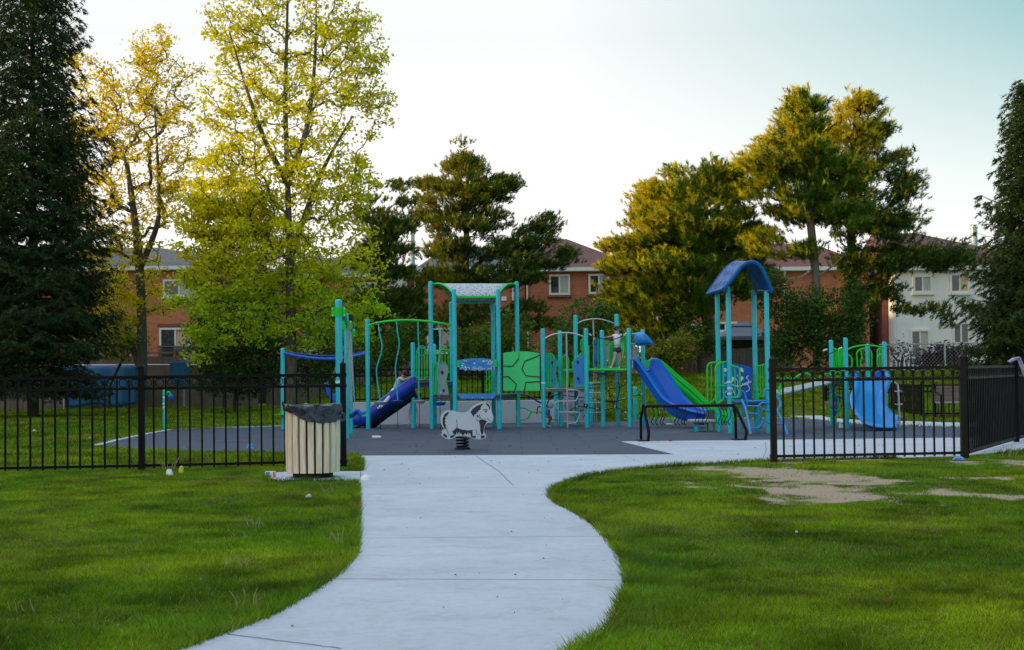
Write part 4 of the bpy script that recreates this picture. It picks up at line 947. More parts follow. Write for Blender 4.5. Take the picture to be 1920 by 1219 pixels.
mb.add(V, [(j * nu + i, j * nu + (i + 1) % nu, (j + 1) * nu + (i + 1) % nu, (j + 1) * nu + i) for j in range(len(prof) - 1) for i in range(nu)])
mb.tube(cr([(cx + .36, cy - .1, .84), (cx + .42, cy - .13, .83), (cx + .43, cy - .12, .77), (cx + .38, cy - .12, .75)], 5), .018, 6); mb.tube(cr([(cx - .35, cy - .1, .93), (cx - .37, cy - .12, .97), (cx - .36, cy - .12, 1.0)], 4), .014, 5)
o = mb.build('bin_bag', bagm, smooth=True); tag(o, 'creased black plastic bag folded over the rim of the trash can', 'bin bag')
# spring horse ---------------------------------------------------
Dh = 26.1
def hz_(p, dy=0): return W(740 + p[0] / 6.414, 680 + p[1] / 6.414, Dh + dy)
outl = [(655, 575), (700, 580), (760, 595), (830, 600), (880, 585), (930, 530), (1000, 490), (1060, 470), (1095, 475), (1105, 488), (1125, 476), (1135, 500), (1150, 515), (1156, 545), (1170, 600), (1187, 650), (1182, 690), (1165, 722), (1130, 720), (1100, 742), (1080, 780), (1078, 840), (1095, 866), (1098, 900), (1060, 918), (960, 918), (900, 892), (840, 878), (770, 880), (720, 902), (680, 918), (620, 915), (575, 885), (555, 862), (575, 850), (565, 830), (575, 805), (592, 795), (560, 740), (548, 680), (560, 630), (590, 595), (625, 578)]
hroot = tag(empty('spring_rider', (hz_((810, 1050)).x, Dh, 0)), 'grey horse shaped spring rider with black mane and tail near the path', 'spring rider')
hp = mat('horse_grey_plastic', (.56, .61, .68), .5, .07, 2, dirt=.3)
mb = MB(); cl = cr([hz_(p) for p in outl], 3, True); mb.prism([Vector((p.x, Dh - .02, p.z)) for p in cl], (0, .04, 0)); mb.build('horse_panel', hp, hroot)
def decal(poly, name='marking', m=darkline, dy=-.024, smooth_=2):
    mb = MB(); P = cr([hz_(p) for p in poly], smooth_, True) if smooth_ > 1 else [hz_(p) for p in poly]; mb.prism([Vector((p.x, Dh + dy, p.z)) for p in P], (0, .003, 0)); mb.build(name, m, hroot)
decal([(910, 595), (950, 545), (1000, 513), (1075, 488), (1045, 520), (1032, 540), (1036, 562), (1005, 575), (1008, 592), (982, 600), (985, 618), (962, 622), (948, 655), (930, 620)], 'mane', smooth_=1)
decal([(645, 590), (600, 620), (575, 680), (578, 740), (598, 785), (622, 802), (628, 795), (610, 765), (620, 755), (603, 730), (612, 715), (602, 690), (618, 672), (606, 655), (625, 645), (640, 620), (656, 604)], 'tail', smooth_=1)
decal([(690, 830), (750, 782), (800, 802), (880, 815), (945, 806), (932, 830), (940, 868), (918, 885), (906, 842), (888, 862), (885, 835), (868, 868), (846, 842), (834, 868), (810, 870), (795, 840), (776, 866), (782, 828), (752, 860), (748, 826), (735, 870), (715, 862)], 'belly_marking', smooth_=1)  # dark printed shape on the belly
decal([(1020, 685), (1060, 690), (1112, 700), (1098, 728), (1075, 770), (1068, 850), (1045, 868), (1030, 820), (1028, 760), (1018, 720)], 'chest_marking', smooth_=1)  # dark printed shape on the chest
for q in ([(600, 852), (632, 878), (626, 905), (578, 876)], [(665, 882), (712, 866), (728, 880), (692, 904), (668, 902)], [(922, 880), (975, 880), (975, 910), (918, 898)], [(1035, 884), (1056, 872), (1085, 882), (1078, 905), (1042, 910)]): decal(q, 'hoof', smooth_=1)
decal([(1098, 500), (1120, 490), (1140, 520), (1150, 550), (1138, 570), (1130, 530)], 'forelock', smooth_=1)
mb = MB()
for ln in ([(740, 685), (752, 735), (746, 780), (715, 815), (690, 832)], [(1020, 620), (1024, 652), (1042, 678), (1070, 690), (1092, 686)], [(1118, 660), (1130, 688), (1150, 700), (1166, 704)], [(1067, 578), (1078, 560), (1100, 560), (1122, 574)], [(985, 690), (1008, 700), (1020, 715)], [(975, 800), (985, 830), (990, 862), (1030, 868)], [(628, 800), (640, 830), (640, 850), (662, 866)], [(1160, 652), (1166, 662)], [(560, 800), (600, 800)], [(1095, 505), (1108, 488)]):
    mb.tube([Vector((p.x, Dh - .023, p.z)) for p in cr([hz_(p) for p in ln], 4)], .004, 4)
mb.tube([Vector((hz_((1097 + 13 * math.cos(t), 582 + 16 * math.sin(t))).x, Dh - .023, hz_((1097 + 13 * math.cos(t), 582 + 16 * math.sin(t))).z)) for t in [k * math.pi / 6 for k in range(12)]], .003, 4, closed=True)
mb.ball((hz_((1099, 586)).x, Dh - .022, hz_((1099, 586)).z), .012, (1, .3, 1), 8, 5); mb.build('outline', darkline, hroot)
sx = hz_((805, 0)).x; zb = hz_((805, 880)).z
mb = MB(); pts = [Vector((sx + .105 * math.cos(t), Dh + .105 * math.sin(t), .03 + (zb - .05) * t / (2 * math.pi * 3.6))) for t in [k * math.pi / 9 for k in range(int(18 * 3.6) + 1)]]
mb.tube(pts, .016, 6); mb.build('spring', black, hroot, smooth=True)
mb = MB(); mb.lathe((sx, Dh, 0), [(.14, .01), (.14, .03), (.1, .035)], 16); mb.build('foot_plate', black, hroot)
mb = MB(); z = hz_((1000, 640)).z; mb.tube([(hz_((1000, 640)).x, Dh - .16, z), (hz_((1000, 640)).x, Dh + .16, z)], .014, 8); z2 = hz_((900, 850)).z; mb.build('handle_bar', black, hroot)
# bike rack ---------------------------------------------------------
Db = 28.3
rroot = tag(empty('bike_rack', (W(1290, 829, Db).x, Db, 0)), 'black tubular bike rack standing at the edge of the concrete', 'bike rack')
def bz(px, py, d=0): return W(px, py, Db + d)
y0 = -.18
mb = MB(); mb.tube(rnd_poly([Vector((bz(1213, 826).x, Db - .25, .02)), Vector((bz(1214.5, 812).x, Db - .25, .17)), bz(1207, 762), bz(1377, 760), Vector((bz(1397, 812).x, Db - .25, .17)), Vector((bz(1393, 826).x, Db - .25, .02))], .1, 5), .028, 10); mb.build('frame_tube', black, rroot, smooth=True)
for px, b in ((1202.5, 1), (1381, -1)):
    p = bz(px, 800); mb = MB(); mb.tube([(p.x, Db + .1, .01), (p.x, Db + .1, .42), (p.x + .05 * b, Db + .02, .70)], .026, 8); mb.build('leg', black, rroot, smooth=True)
for a, b in (((1194, 1216)), ((1372, 1396))):
    A, B = bz(a, 829), bz(b, 829); mb = MB(); mb.box(((A.x + B.x) / 2, Db - .1, .026), (B.x - A.x, .42, .016)); mb.build('foot_plate', black, rroot)
for px in (1223, 1231, 1239, 1244, 1266, 1272, 1279, 1284, 1304, 1310, 1317, 1324, 1347, 1353, 1359, 1366):
    t = bz(px, 764); s = 1 if px % 2 else -1; mb = MB(); mb.tube(cr([t + Vector((-.04, .0, .03)), t + Vector((.0, -.10, -.02)), t + Vector((.015, -.19, -.14)), t + Vector((-.03, -.12, -.27)), t + Vector((.02, 0, -.33))], 5), .008, 5); mb.build('hoop', black, rroot, smooth=True)
# litter ------------------------------------------------------------
lw = mat('white_litter', (.75, .76, .78), .5, .1, 8); ly = mat('yellow_wrapper', (.7, .55, .04), .4, .3, 15); lb = mat('blue_wrapper', (.1, .28, .6), .4, .3, 12); lbr = mat('dead_leaf', (.20, .07, .03), .8, .3, 12)
def litter(px, py, w, h, m, label, D=None, cat='litter', name='litter', z=.0, seed=0):
    c = G(px, py, z); rs_ = random.Random(seed + px); s = c.y / F; bm = bmesh.new(); bmesh.ops.create_icosphere(bm, subdivisions=2, radius=1)
    for v in bm.verts:
        k = rs_.uniform(.65, 1.2); v.co = Vector((v.co.x * w * s / 2 * k, v.co.y * w * s / 2 * k * .7, max(-.02, v.co.z) * h * s * k))
    me = bpy.data.meshes.new(name); bm.to_mesh(me); bm.free(); me.materials.append(m); o = link_mesh(name, me); o.location = (c.x, c.y, z + .012); return tag(o, label, cat)
litter(686, 902, 26, 13, lw, 'crumpled white plastic bag on the path by the trash can'); litter(317, 893, 16, 11, lw, 'crumpled white paper on the lawn at the foot of the fence', name='litter'); litter(340, 889, 13, 12, ly, 'yellow and white wrapper beside the white paper under the fence')
litter(580, 935, 14, 6, lw, 'small white scrap on the lawn below the trash can'); litter(1797, 864, 22, 7, lb, 'blue wrapper at the foot of the right corner post'); litter(469, 842, 20, 9, lb, 'blue wrapper lying on the rubber behind the left fence')
litter(1577, 803, 9, 10, lw, 'white paper cup lying beside the right play unit'); litter(64, 812, 12, 6, lw, 'pale scrap on the lawn behind the left fence'); litter(1494, 1002, 6, 5, lw, 'tiny white scrap in the right lawn'); litter(170, 825, 12, 5, lb, 'small blue scrap at the kerb behind the left fence')
litter(1257, 829, 6, 4, lbr, 'small reddish dead leaf on the concrete by the bike rack'); litter(1420, 1214, 14, 7, lbr, 'curled brown dead leaf low in the right lawn'); litter(1661, 1132, 12, 5, lbr, 'brown dead leaf in the right lawn', name='litter')
p = G(706, 823); mb = MB(); mb.tube([(p.x - .09, p.y, .035), (p.x + .09, p.y + .02, .035)], .03, 10, rs=[.034, .026]); tag(mb.build('paper_cup', lw), 'white paper cup lying on the rubber in front of the ladder bridge', 'paper cup')
p = G(503, 897); mb = MB(); mb.box((p.x + .03, p.y, .05), (.13, .07, .08)); mb.build; o = mb.build('carton', lw); tag(o, 'small white and blue carton on the concrete pad left of the trash can', 'carton')
mb = MB(); mb.box((p.x + .0, p.y - .037, .05), (.05, .004, .07)); mb.build('label', lb, o); mb = MB(); mb.box((p.x + .08, p.y - .037, .05), (.02, .004, .07)); mb.build('stripe', mat('red_print', (.5, .03, .05), .5), o)
rs2 = random.Random(3)
V = []; 
mb = MB()
for i in range(560):
    D = rs2.uniform(7, 41); x = rs2.uniform(-.34, .34) * D
    if not bool(hard(np.array([x]), np.array([D]))[0]) and D > 22: continue
    s = rs2.uniform(.012, .04) * (1 if D > 20 else .3); a = rs2.uniform(0, 6.28); u = Vector((math.cos(a), math.sin(a), 0)) * s; v_ = Vector((-math.sin(a), math.cos(a), 0)) * s * .5; c = Vector((x, D, .02 if bool(hard(np.array([x]), np.array([D]))[0]) else .045)); mb.add([c - u, c + v_ + Vector((0, 0, .01)), c + u, c - v_], [(0, 1, 2, 3)])
tag(mb.build('dead_leaves', mat('leaf_crumbs', (.17, .13, .11), .9, .6, 3)), 'small scattered leaf crumbs on the rubber and concrete', 'leaf litter', kind='stuff')
# ================================================================ play structures
def Z0(px, D): p = W(px, 800, D); return p.x
def post_at(root, px, D, top, r=.053, m=None, z0=0.0, base=802, band=None):
    x = W(px, base, D).x; z = W(px, top, D).z; mb = MB(); mb.post(x, D, z0, z, r); o = mb.build('post', m or teal, root, smooth=True)
    if band:
        for y in band: zb = W(px, y, D).z; q = MB(); q.lathe((x, D, 0), [(r + .003, zb - .02), (r + .003, zb + .02)], 14); q.build('band', whitep, o, smooth=True)
    return x, z
def pl(pts, D, dy=0): return [W(a, b, D + dy) for a, b in pts]
def ptube(root, name, pts, D, r, m, smooth_=0, rnd=0, closed=False, n=8):
    P = [W(p[0], p[1], D + (p[2] if len(p) > 2 else 0)) for p in pts]
    if smooth_: P = cr(P, smooth_, closed)
    elif rnd: P = rnd_poly(P, rnd, 4, closed)
    mb = MB(); mb.tube(P, r, n, closed=closed); return mb.build(name, m, root, smooth=True)
def plate(root, name, pts, D, m, th=.02, dy=0, sm=0, bevel=0):
    P = [W(p[0], p[1], D) for p in pts]
    if sm: P = cr(P, sm, True)
    P = [Vector((p.x, D + dy, p.z)) for p in P]; mb = MB(); mb.prism(P, (0, th, 0)); return mb.build(name, m, root, bevel=bevel)
def barrier(root, x0, x1, y0, y1, D, nb=3, r=.014, m=None, corner=6, name='guard_rail', wavy=0):
    """rounded loop frame with upright bars, one mesh"""
    m = m or green; mb = MB(); c = corner
    loop = [W(a, b, D) for a, b in [(x0 + c, y0), (x1 - c, y0), (x1, y0 + c), (x1, y1 - c), (x1 - c, y1), (x0 + c, y1), (x0, y1 - c), (x0, y0 + c)]]
    mb.tube(loop, r * 1.25, 8, closed=True)
    for i in range(nb):
        t = (i + 1) / (nb + 1); x = x0 + (x1 - x0) * t
        if wavy: mb.tube(cr([W(x, y0, D), W(x + wavy, y0 + (y1 - y0) * .35, D), W(x - wavy, y0 + (y1 - y0) * .65, D), W(x, y1, D)], 4), r, 6)
        else: mb.tube([W(x, y0, D), W(x, y1, D)], r, 6)
    return mb.build(name, m, root, smooth=True)
def climbpanel(root, poly, D, fill, holes=(), frame=green, name='climbing_panel', r=.014):
    o = plate(root, name, poly, D, fill, .02)
    P = rnd_poly([W(a, b, D - .0) for a, b in poly], .03, 3, True); P = [Vector((p.x, D - .0, p.z)) for p in P]; mb = MB(); mb.tube(P, r, 7, closed=True); mb.build('frame', frame, o, smooth=True)
    for (hx, hy, hr, hm) in holes:
        c = W(hx, hy, D); mb = MB(); mb.ball((c.x, D - .008, c.z), hr, (.7, .5, 1), 8, 6); mb.build('hand_hold', hm, o, smooth=True)
    return o
def slide(root, near, far, depth, m, mu, name='slide', lipn=.035, hgt_=None):
    """near/far: rim points in space; trough between them"""
    n = 6 * (len(near) - 1) + 1
    A = cr(near, 6); B = cr(far, 6); prof = []
    K = [(-.10, -.015), (-.06, .012), (0, .015), (.05, -.01), (.09, -.5), (.14, -.86), (.24, -.98), (.5, -1.0), (.76, -.98), (.86, -.86), (.91, -.5), (.95, -.01), (1.0, .015), (1.06, .012), (1.10, -.015)]
    V = []
    for i in range(len(A)):
        a, b = A[i], B[i]; t = (A[min(i + 1, len(A) - 1)] - A[max(i - 1, 0)]).normalized(); w = (b - a); up = w.normalized().cross(t); up = up if up.z > 0 else -up
        dd = depth if not callable(depth) else depth(i / (len(A) - 1))
        for (u, v) in K: V.append(a + w * u + up * (v * dd if v < -.1 else v))
    k = len(K); fs = [(i * k + j, i * k + j + 1, (i + 1) * k + j + 1, (i + 1) * k + j) for i in range(len(A) - 1) for j in range(k - 1)]
    mb = MB(); mb.add(V, fs); o = mb.build(name, m, root, smooth=True); s = o.modifiers.new('s', 'SOLIDIFY'); s.thickness = .025; s.offset = 0
    return o
PS = tag(empty('play_structure', (W(960, 800, 36).x, 36, 0)), 'large teal posted play structure with canopy, bridges and blue slide in the middle', 'play structure')
POSTS = [(690.5, 36.1, 598.5), (775.5, 36.4, 642.4), (810, 35.9, 527.3), (815.5, 37.6, 645), (854, 35.0, 541.5), (848.5, 36.8, 566), (926.6, 36.8, 564), (936.5, 35.1, 541.3), (971.8, 36.0, 527.8),
         (1019.9, 35.6, 616), (1051.9, 36.2, 620), (1081.7, 36.7, 591), (1101, 35.3, 616), (1131, 35.8, 619), (1159, 36.5, 589.5), (1181.5, 35.2, 615.5), (1207.5, 36.3, 618), (1109.3, 39, 719), (1043, 38, 721), (1191.5, 39, 725)]
for i, (px, D, t) in enumerate(POSTS):
    post_at(PS, px, D, t, r=.053 if i != 17 and i != 18 and i != 19 else .045, band=[718] if i == 9 else None)
def deck(px0, px1, D0, D1, py, m=deckm, t=.09, name='deck'):
    a = W(px0, py, D0); b = W(px1, py, D0); z = a.z; mb = MB(); mb.box(((a.x + b.x) / 2, (D0 + D1) / 2, z - t / 2), (b.x - a.x, D1 - D0, t)); return mb.build(name, m, PS, bevel=.01)
# --- ladder bridge: arched beam, four bent hangers carrying saucer pods, chains beneath
ptube(PS, 'arched_beam', [(691, 611), (705, 606), (722, 603), (745, 601), (770, 600.5), (795, 602), (820, 605), (840, 608.5), (853, 611)], 35.7, .026, green, smooth_=4)
for k, (pts, pod, pm) in enumerate([([(709.5, 606), (711, 622), (716.6, 652), (711, 674), (705.8, 695), (709, 725), (713, 753)], (713, 756), greyp), ([(743.5, 602), (745, 622), (748.5, 645), (745, 668), (741.5, 690), (743.5, 722), (746, 751)], (745.5, 753.5), navy), ([(783.5, 602), (784, 625), (785, 652), (785, 690), (785, 720), (786, 751)], (786.5, 753.5), greyp), ([(822, 606), (824, 628), (826.5, 650), (824, 675), (820.5, 700), (823, 730), (825.5, 754)], (825, 757), blue)]):
    ptube(PS, 'hanger', pts, 35.7, .015, teal, smooth_=4); p = W(pod[0], pod[1], 35.7)
    mb = MB(); mb.lathe((p.x, 35.7, p.z), [(.03, -.045), (.10, -.04), (.145, .01), (.15, .03), (.13, .035), (.02, .045)], 18); mb.build('stepping_pod', pm, PS, smooth=True)
    mb = MB(); z = p.z - .05
    while z > .03: mb.box((p.x, 35.7, z - .02), (.016, .008, .03)); mb.box((p.x, 35.7, z - .04), (.008, .016, .03)); z -= .04
    mb.build('chain', rope, PS)
# --- left blue slide
A = [W(777, 706, 36.2), W(757, 722, 36.3), W(727, 744, 36.5), W(700, 765, 36.7), W(682, 777, 36.8), (W(655, 783, 36.9))]
A2 = [W(777, 706, 36.2), W(757, 720, 36.3), W(727, 741, 36.5), W(702, 760, 36.7), W(684, 773, 36.8), W(655, 781, 36.9)]
B = [p + Vector((0, .62, .0)) for p in A2]
slide(PS, A2, B, .16, blue, slide_under, 'tube_slide')
mb = MB(); mb.tube([p + Vector((0, -.04, .01)) for p in cr(A2, 4)], .028, 8); mb.build('rim_highlight', blue_lt, PS, smooth=True)  # lighter blue tube paints a highlight along the near rim
mb = MB(); q = [Vector((p.x, p.y - .05, p.z)) for p in cr(A2, 4)]; n = len(q); vs = [p for p in q] + [p + Vector((.02, 0, -.30 if i < n * .8 else -.30 + .14 * (i - n * .8) / (n * .2))) for i, p in enumerate(q)]
mb.add(vs, [(i, i + 1, n + i + 1, n + i) for i in range(n - 1)]); o = mb.build('slide_side', mat('deep_blue_plastic', (.010, .045, .36), .35, .15, 2, spec=.3), PS, smooth=True); o.modifiers.new('s', 'SOLIDIFY').thickness = .02
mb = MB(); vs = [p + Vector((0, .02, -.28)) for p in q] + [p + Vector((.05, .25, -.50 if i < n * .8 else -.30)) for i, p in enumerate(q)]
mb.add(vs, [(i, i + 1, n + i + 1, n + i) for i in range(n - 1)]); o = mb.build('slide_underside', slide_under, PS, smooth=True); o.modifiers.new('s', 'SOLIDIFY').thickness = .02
mb = MB()
for i in range(26): 
    p = q[int(i / 26 * (n - 1))].lerp(q[min(n - 1, int(i / 26 * (n - 1)) + 1)], (i / 26 * (n - 1)) % 1); mb.ball(p + Vector((.04, -.012, -.2)), .009, (1, .5, 1), 6, 4)
mb.build('rivet_row', blue_lt, PS)
deck(777, 812, 36.1, 37.8, 712, deckm); deck(777, 852, 36.2, 37.6, 716, navy, .12)
barrier(PS, 781, 801, 653, 712, 36.3, 3, .013); 
plate(PS, 'bracket', [(786, 713), (796, 713), (796, 720), (786, 720)], 36.2, green)
barrier(PS, 817, 846, 655.5, 700, 37.4, 4, .012)
ptube(PS, 'steering_wheel', [(791 + 9 * math.cos(t), 658 + 9 * math.sin(t)) for t in [k * math.pi / 8 for k in range(16)]], 36.8, .013, blue_lt, closed=True)
climbpanel(PS, [(817, 680), (835, 680), (841.5, 691), (836.5, 713), (842, 743), (813, 743), (812, 712)], 35.9, greyp, [(829, 698, .045, darkline), (832, 732, .04, darkline), (826, 736, .025, whiteline)])
barrier(PS, 813, 818, 682, 741, 35.85, 0, .014)
plate(PS, 'bracket', [(812, 743), (848, 743), (848, 748.5), (812, 748.5)], 35.8, deckm, .06)
plate(PS, 'grey_step_panel', [(839, 724), (846, 722), (846, 731), (843, 733), (846, 743), (839, 743)], 36.6, greyp)
# --- canopied tower
mb = MB(); Dm = 36.0
def arc(p0, p1, up, n=8): return [p0.lerp(p1, i / n) + Vector((0, 0, up * math.sin(math.pi * i / n))) for i in range(n + 1)]
rL, rR = W(811, 533, Dm), W(967, 533.5, Dm); fL, fR = W(855, 557, 35.1), W(932, 556.5, 35.1); bL, bR = W(850, 568, 36.75), W(926, 567.5, 36.75)
nL, nR = arc(rL, fL, .13), arc(rR, fR, .13); gL, gR = arc(rL, bL, .13), arc(rR, bR, .13)
perf, nt, bs, out = nodes('perforated_grey'); v = tex(nt, 15, kind='ShaderNodeTexVoronoi'); v.inputs['Randomness'].default_value = .75
nt.links.new(ramp(nt, v.outputs['Distance'], [(.25, (.02, .022, .03)), (.30, (.42, .44, .51))]), bs.inputs['Base Color']); bs.inputs['Roughness'].default_value = .5
MATS['perf'] = perf
for (l, r_, nm) in ((nL, nR, 'canopy_panel'), (gL, gR, 'canopy_panel')):
    m8 = len(l); V = []; nu = 8
    for i in range(m8):
        for j in range(nu + 1): V.append(l[i].lerp(r_[i], j / nu))
    mb = MB(); mb.add(V, [(i * (nu + 1) + j, i * (nu + 1) + j + 1, (i + 1) * (nu + 1) + j + 1, (i + 1) * (nu + 1) + j) for i in range(m8 - 1) for j in range(nu)])
    o = mb.build('canopy_panel', perf, PS, smooth=True); o.modifiers.new('s', 'SOLIDIFY').thickness = .012
for pts in (nL, nR, gL, gR): mb = MB(); mb.tube(pts, .022, 8); mb.build('canopy_rib', green, PS, smooth=True)
for a, b in ((rL, rR), (fL, fR), (bL, bR)): mb = MB(); mb.bar(a + Vector((0, 0, 0)), b, .03, .045); mb.build('canopy_edge', green, PS)
# hex deck
hexp = [W(853, 741, 35.0), W(936, 741, 35.0), W(971, 741, 36.0), W(927, 741, 36.8), W(849, 741, 36.8), W(811, 741, 36.0)]
zd = hexp[0].z; hexp = [Vector((p.x, p.y, zd)) for p in hexp]; mb = MB(); mb.prism(hexp, (0, 0, -.10)); mb.build('deck', deckm, PS)
plate(PS, 'deck_fascia', [(858.5, 738.2), (930.5, 738), (929, 743), (925, 747.5), (863, 747.8), (860, 743)], 34.95, blue_lt, .03)
for x in (867, 885.5, 904, 922): c = W(x, 745.5, 34.93); mb = MB(); mb.ball(c, .012, (1, .5, 1), 6, 4); mb.build('bolt', whitep, PS)
bp = plate(PS, 'activity_panel', [(861, 693), (860, 682), (861.5, 675.5), (872, 673), (885, 672), (900, 671.7), (915, 672.5), (927, 674.5), (929, 683), (927, 694.2), (895, 694.8)], 35.0, blue_lt, .025, dy=-.02)
for pts in ([(857, 676), (862, 676), (862, 688.5), (857, 688.5)], [(925.5, 675.5), (932, 675.5), (932, 688), (925.5, 688)]): plate(PS, 'panel_clamp', pts, 35.0, green, .02, dy=-.05, bevel=.005)
def loopmark(cx, cy, rx, ry, r=.006, a0=0, a1=6.2832, D=34.95, par=None, m=whiteline):
    k = 12; P = [W(cx + rx * math.cos(a0 + (a1 - a0) * i / k), cy + ry * math.sin(a0 + (a1 - a0) * i / k), D) for i in range(k + 1)]; mb.tube(P, r, 4)
mb = MB()
for (x, y, rr, a0, a1) in [(867, 692, 2.8, 3.0, 6.4), (877.5, 692, 3.2, 2.6, 6.8), (889.5, 691.5, 3.2, 0, 6.28), (900, 691.5, 3.2, 0, 6.28), (907, 694, 3, 3.2, 6), (917.5, 694, 3.2, 3, 6), (924, 690.5, 3.2, 2.4, 7), (872.5, 674.5, 3, .3, 2.9), (911, 674, 3, .2, 2.4), (913, 680, 3, -1.2, 1.6), (868, 684.5, 2.6, 3.8, 6.3)]: loopmark(x, y, rr, rr, a0=a0, a1=a1)
for (x, y, r_) in [(867, 685.8, .022), (872.5, 688.8, .024), (889.5, 691.5, .013), (900, 691.5, .013), (906.5, 677.5, .022), (889.5, 681.5, .022), (873, 693.8, .02)]: c = W(x, y, 34.95); mb.ball(c, r_, (1, .3, 1), 8, 5)
for (x, y) in [(918.5, 677.5), (921.5, 682.5), (918, 683), (922.5, 679)]: loopmark(x, y, 1.7, 1.5, .005)
mb.tube(pl([(893, 691.5), (897, 691.5)], 34.95), .006, 4); mb.build('printed_rings', whiteline, bp)
mb = MB(); mb.tube(cr(pl([(870, 681), (878, 680.5), (884, 677), (890, 676), (896, 679), (899, 684), (905, 683.5), (911, 687)], 34.95), 3), .004, 4); mb.tube(cr(pl([(878, 680.5), (882, 683.5)], 34.95), 3), .004, 4); mb.build('printed_lines', darkline, bp)
# squiggle climber at the back right
for x in (912, 917, 921.5): ptube(PS, 'climber_rail', [(x, 695), (x + .5, 737)], 36.6, .014, green)
ptube(PS, 'climber_rung', [(911, 716), (914, 711), (919, 706), (923, 702)], 36.55, .014, green); ptube(PS, 'climber_rung', [(911, 734), (916, 731), (922, 727)], 36.55, .014, green)
# --- large green panel with black lines
gpn = plate(PS, 'climbing_wall', [(943.5, 733), (943.5, 662), (955, 660), (972, 659), (990, 659.3), (1005, 661.5), (1012, 664), (1012, 733)], 35.6, green_panel, .03, bevel=.004)
mb = MB()
for pts in ([(943.7, 686.5), (961, 687), (972.5, 673), (973, 659.8)], [(1011.8, 666), (998, 672), (984.5, 677), (978.5, 692), (986, 704.5), (1011.8, 707)], [(943.7, 707), (953.5, 706), (968.5, 721), (964.5, 733)], [(1011.8, 715.5), (986, 717), (983, 733)]):
    P = [Vector((p.x, 35.59, p.z)) for p in pl(pts, 35.6)]; 
    for a, b in zip(P[:-1], P[1:]): mb.bar(a, b, .006, .024)
mb.build('groove', darkline, gpn)
ptube(PS, 'panel_edge', [(942, 678), (942, 733.5)], 35.62, .012, rope); ptube(PS, 'panel_edge', [(1013.5, 667), (1013.5, 733)], 35.62, .012, rope)
plate(PS, 'step', [(941, 739), (971, 738.5), (971, 747.5), (941, 748)], 36.3, green, .25)
ptube(PS, 'grab_bar', [(977, 740), (986, 741), (995, 744), (1004, 750), (1012, 754.5), (1017, 756)], 36.2, .02, navy, smooth_=4)
ptube(PS, 'grab_bar', [(1047, 740), (1038, 741), (1032, 744), (1029, 750), (1026, 757)], 37.0, .018, navy, smooth_=4)
ptube(PS, 'hex_climber', [(974, 765), (984, 765), (996, 772), (1003, 773), (1014, 772)], 36.1, .017, green, rnd=.05); ptube(PS, 'hex_climber', [(996, 772.5), (991, 783.5), (987, 786), (974, 788)], 36.1, .017, green, rnd=.05)
ptube(PS, 'hex_climber', [(1034, 786.5), (1049, 787)], 37, .017, green); ptube(PS, 'hex_climber', [(1009, 771), (1016, 775), (1026, 782), (1031, 785)], 36.4, .012, rope)
# --- middle deck with guards
zc = W(1060, 728, 35.6).z
mb = MB(); a = W(1021, 728, 35.6); b = W(1101, 728, 35.6); mb.box(((a.x + b.x) / 2, 36.2, zc - .045), (b.x - a.x, 1.3, .075)); mb.build('deck', mat('grey_deck_edge', (.11, .12, .15), .5, .15, 4), PS, bevel=.01)
for x in (1031, 1039, 1048, 1057, 1067, 1077, 1088): c = W(x, 730.2, 35.53); q = MB(); q.ball(c, .010, (1, .5, 1), 6, 4); q.build('bolt', darkline, PS)
climbpanel(PS, [(1024, 663), (1034, 663), (1046, 679), (1041, 697), (1045.5, 725), (1024.5, 725.5), (1024.5, 700), (1023, 680)], 35.65, blue_lt, [(1035, 680, .05, darkline), (1034, 713, .035, darkline)])
for x in (1028, 1033, 1038): ptube(PS, 'guard_bar', [(x, 665), (x, 725)], 35.6, .012, green)
barrier(PS, 1054, 1066, 665, 725.5, 36.0, 2, .013)
climbpanel(PS, [(1090, 662), (1096, 662.5), (1096, 724.5), (1074.5, 725), (1076.5, 703), (1072.5, 680)], 35.5, blue_lt, [(1083.5, 678.5, .045, slide_under), (1084, 710, .045, slide_under), (1086, 717, .025, slide_under)])
# silver arch with pole and loops
ptube(PS, 'silver_arch', [(1022, 634), (1035, 628), (1050, 625), (1062, 624), (1075, 625.5), (1088, 629), (1099, 633.5)], 35.3, .018, steel, smooth_=4)
ptube(PS, 'climbing_pole', [(1062, 625), (1064.5, 805)], 35.2, .021, steel)
ptube(PS, 'pole_loop', [(1064, 731.5), (1083, 731.5), (1087.5, 736), (1080.5, 752), (1064, 752.5)], 35.2, .014, steel, rnd=.05)
ptube(PS, 'pole_loop', [(1064, 752.5), (1044, 752.5), (1040.3, 757), (1048, 773), (1064, 773)], 35.2, .014, steel, rnd=.05)
ptube(PS, 'pole_loop', [(1064, 773), (1085, 773), (1088.3, 777), (1080, 793.5), (1064.5, 794)], 35.2, .014, steel, rnd=.05)
ptube(PS, 'silver_arch', [(1082, 607), (1092, 602), (1105, 599), (1117, 598), (1130, 599.5), (1142, 603), (1152, 606.5)], 36.6, .016, steel, smooth_=4)
ptube(PS, 'climbing_pole', [(1112, 599), (1113.5, 640), (1114, 700)], 36.7, .018, steel)
# silver ladder at the back
for x in (1114, 1117.5): ptube(PS, 'ladder_rail', [(x, 694), (x - 1.5 * (x < 1115), 740), (x + 1, 792)], 37.6, .012, steel)
for y in (717.5, 736.5, 755, 773.5): ptube(PS, 'ladder_rung', [(1104, y), (1127, y)], 37.6, .012, steel)
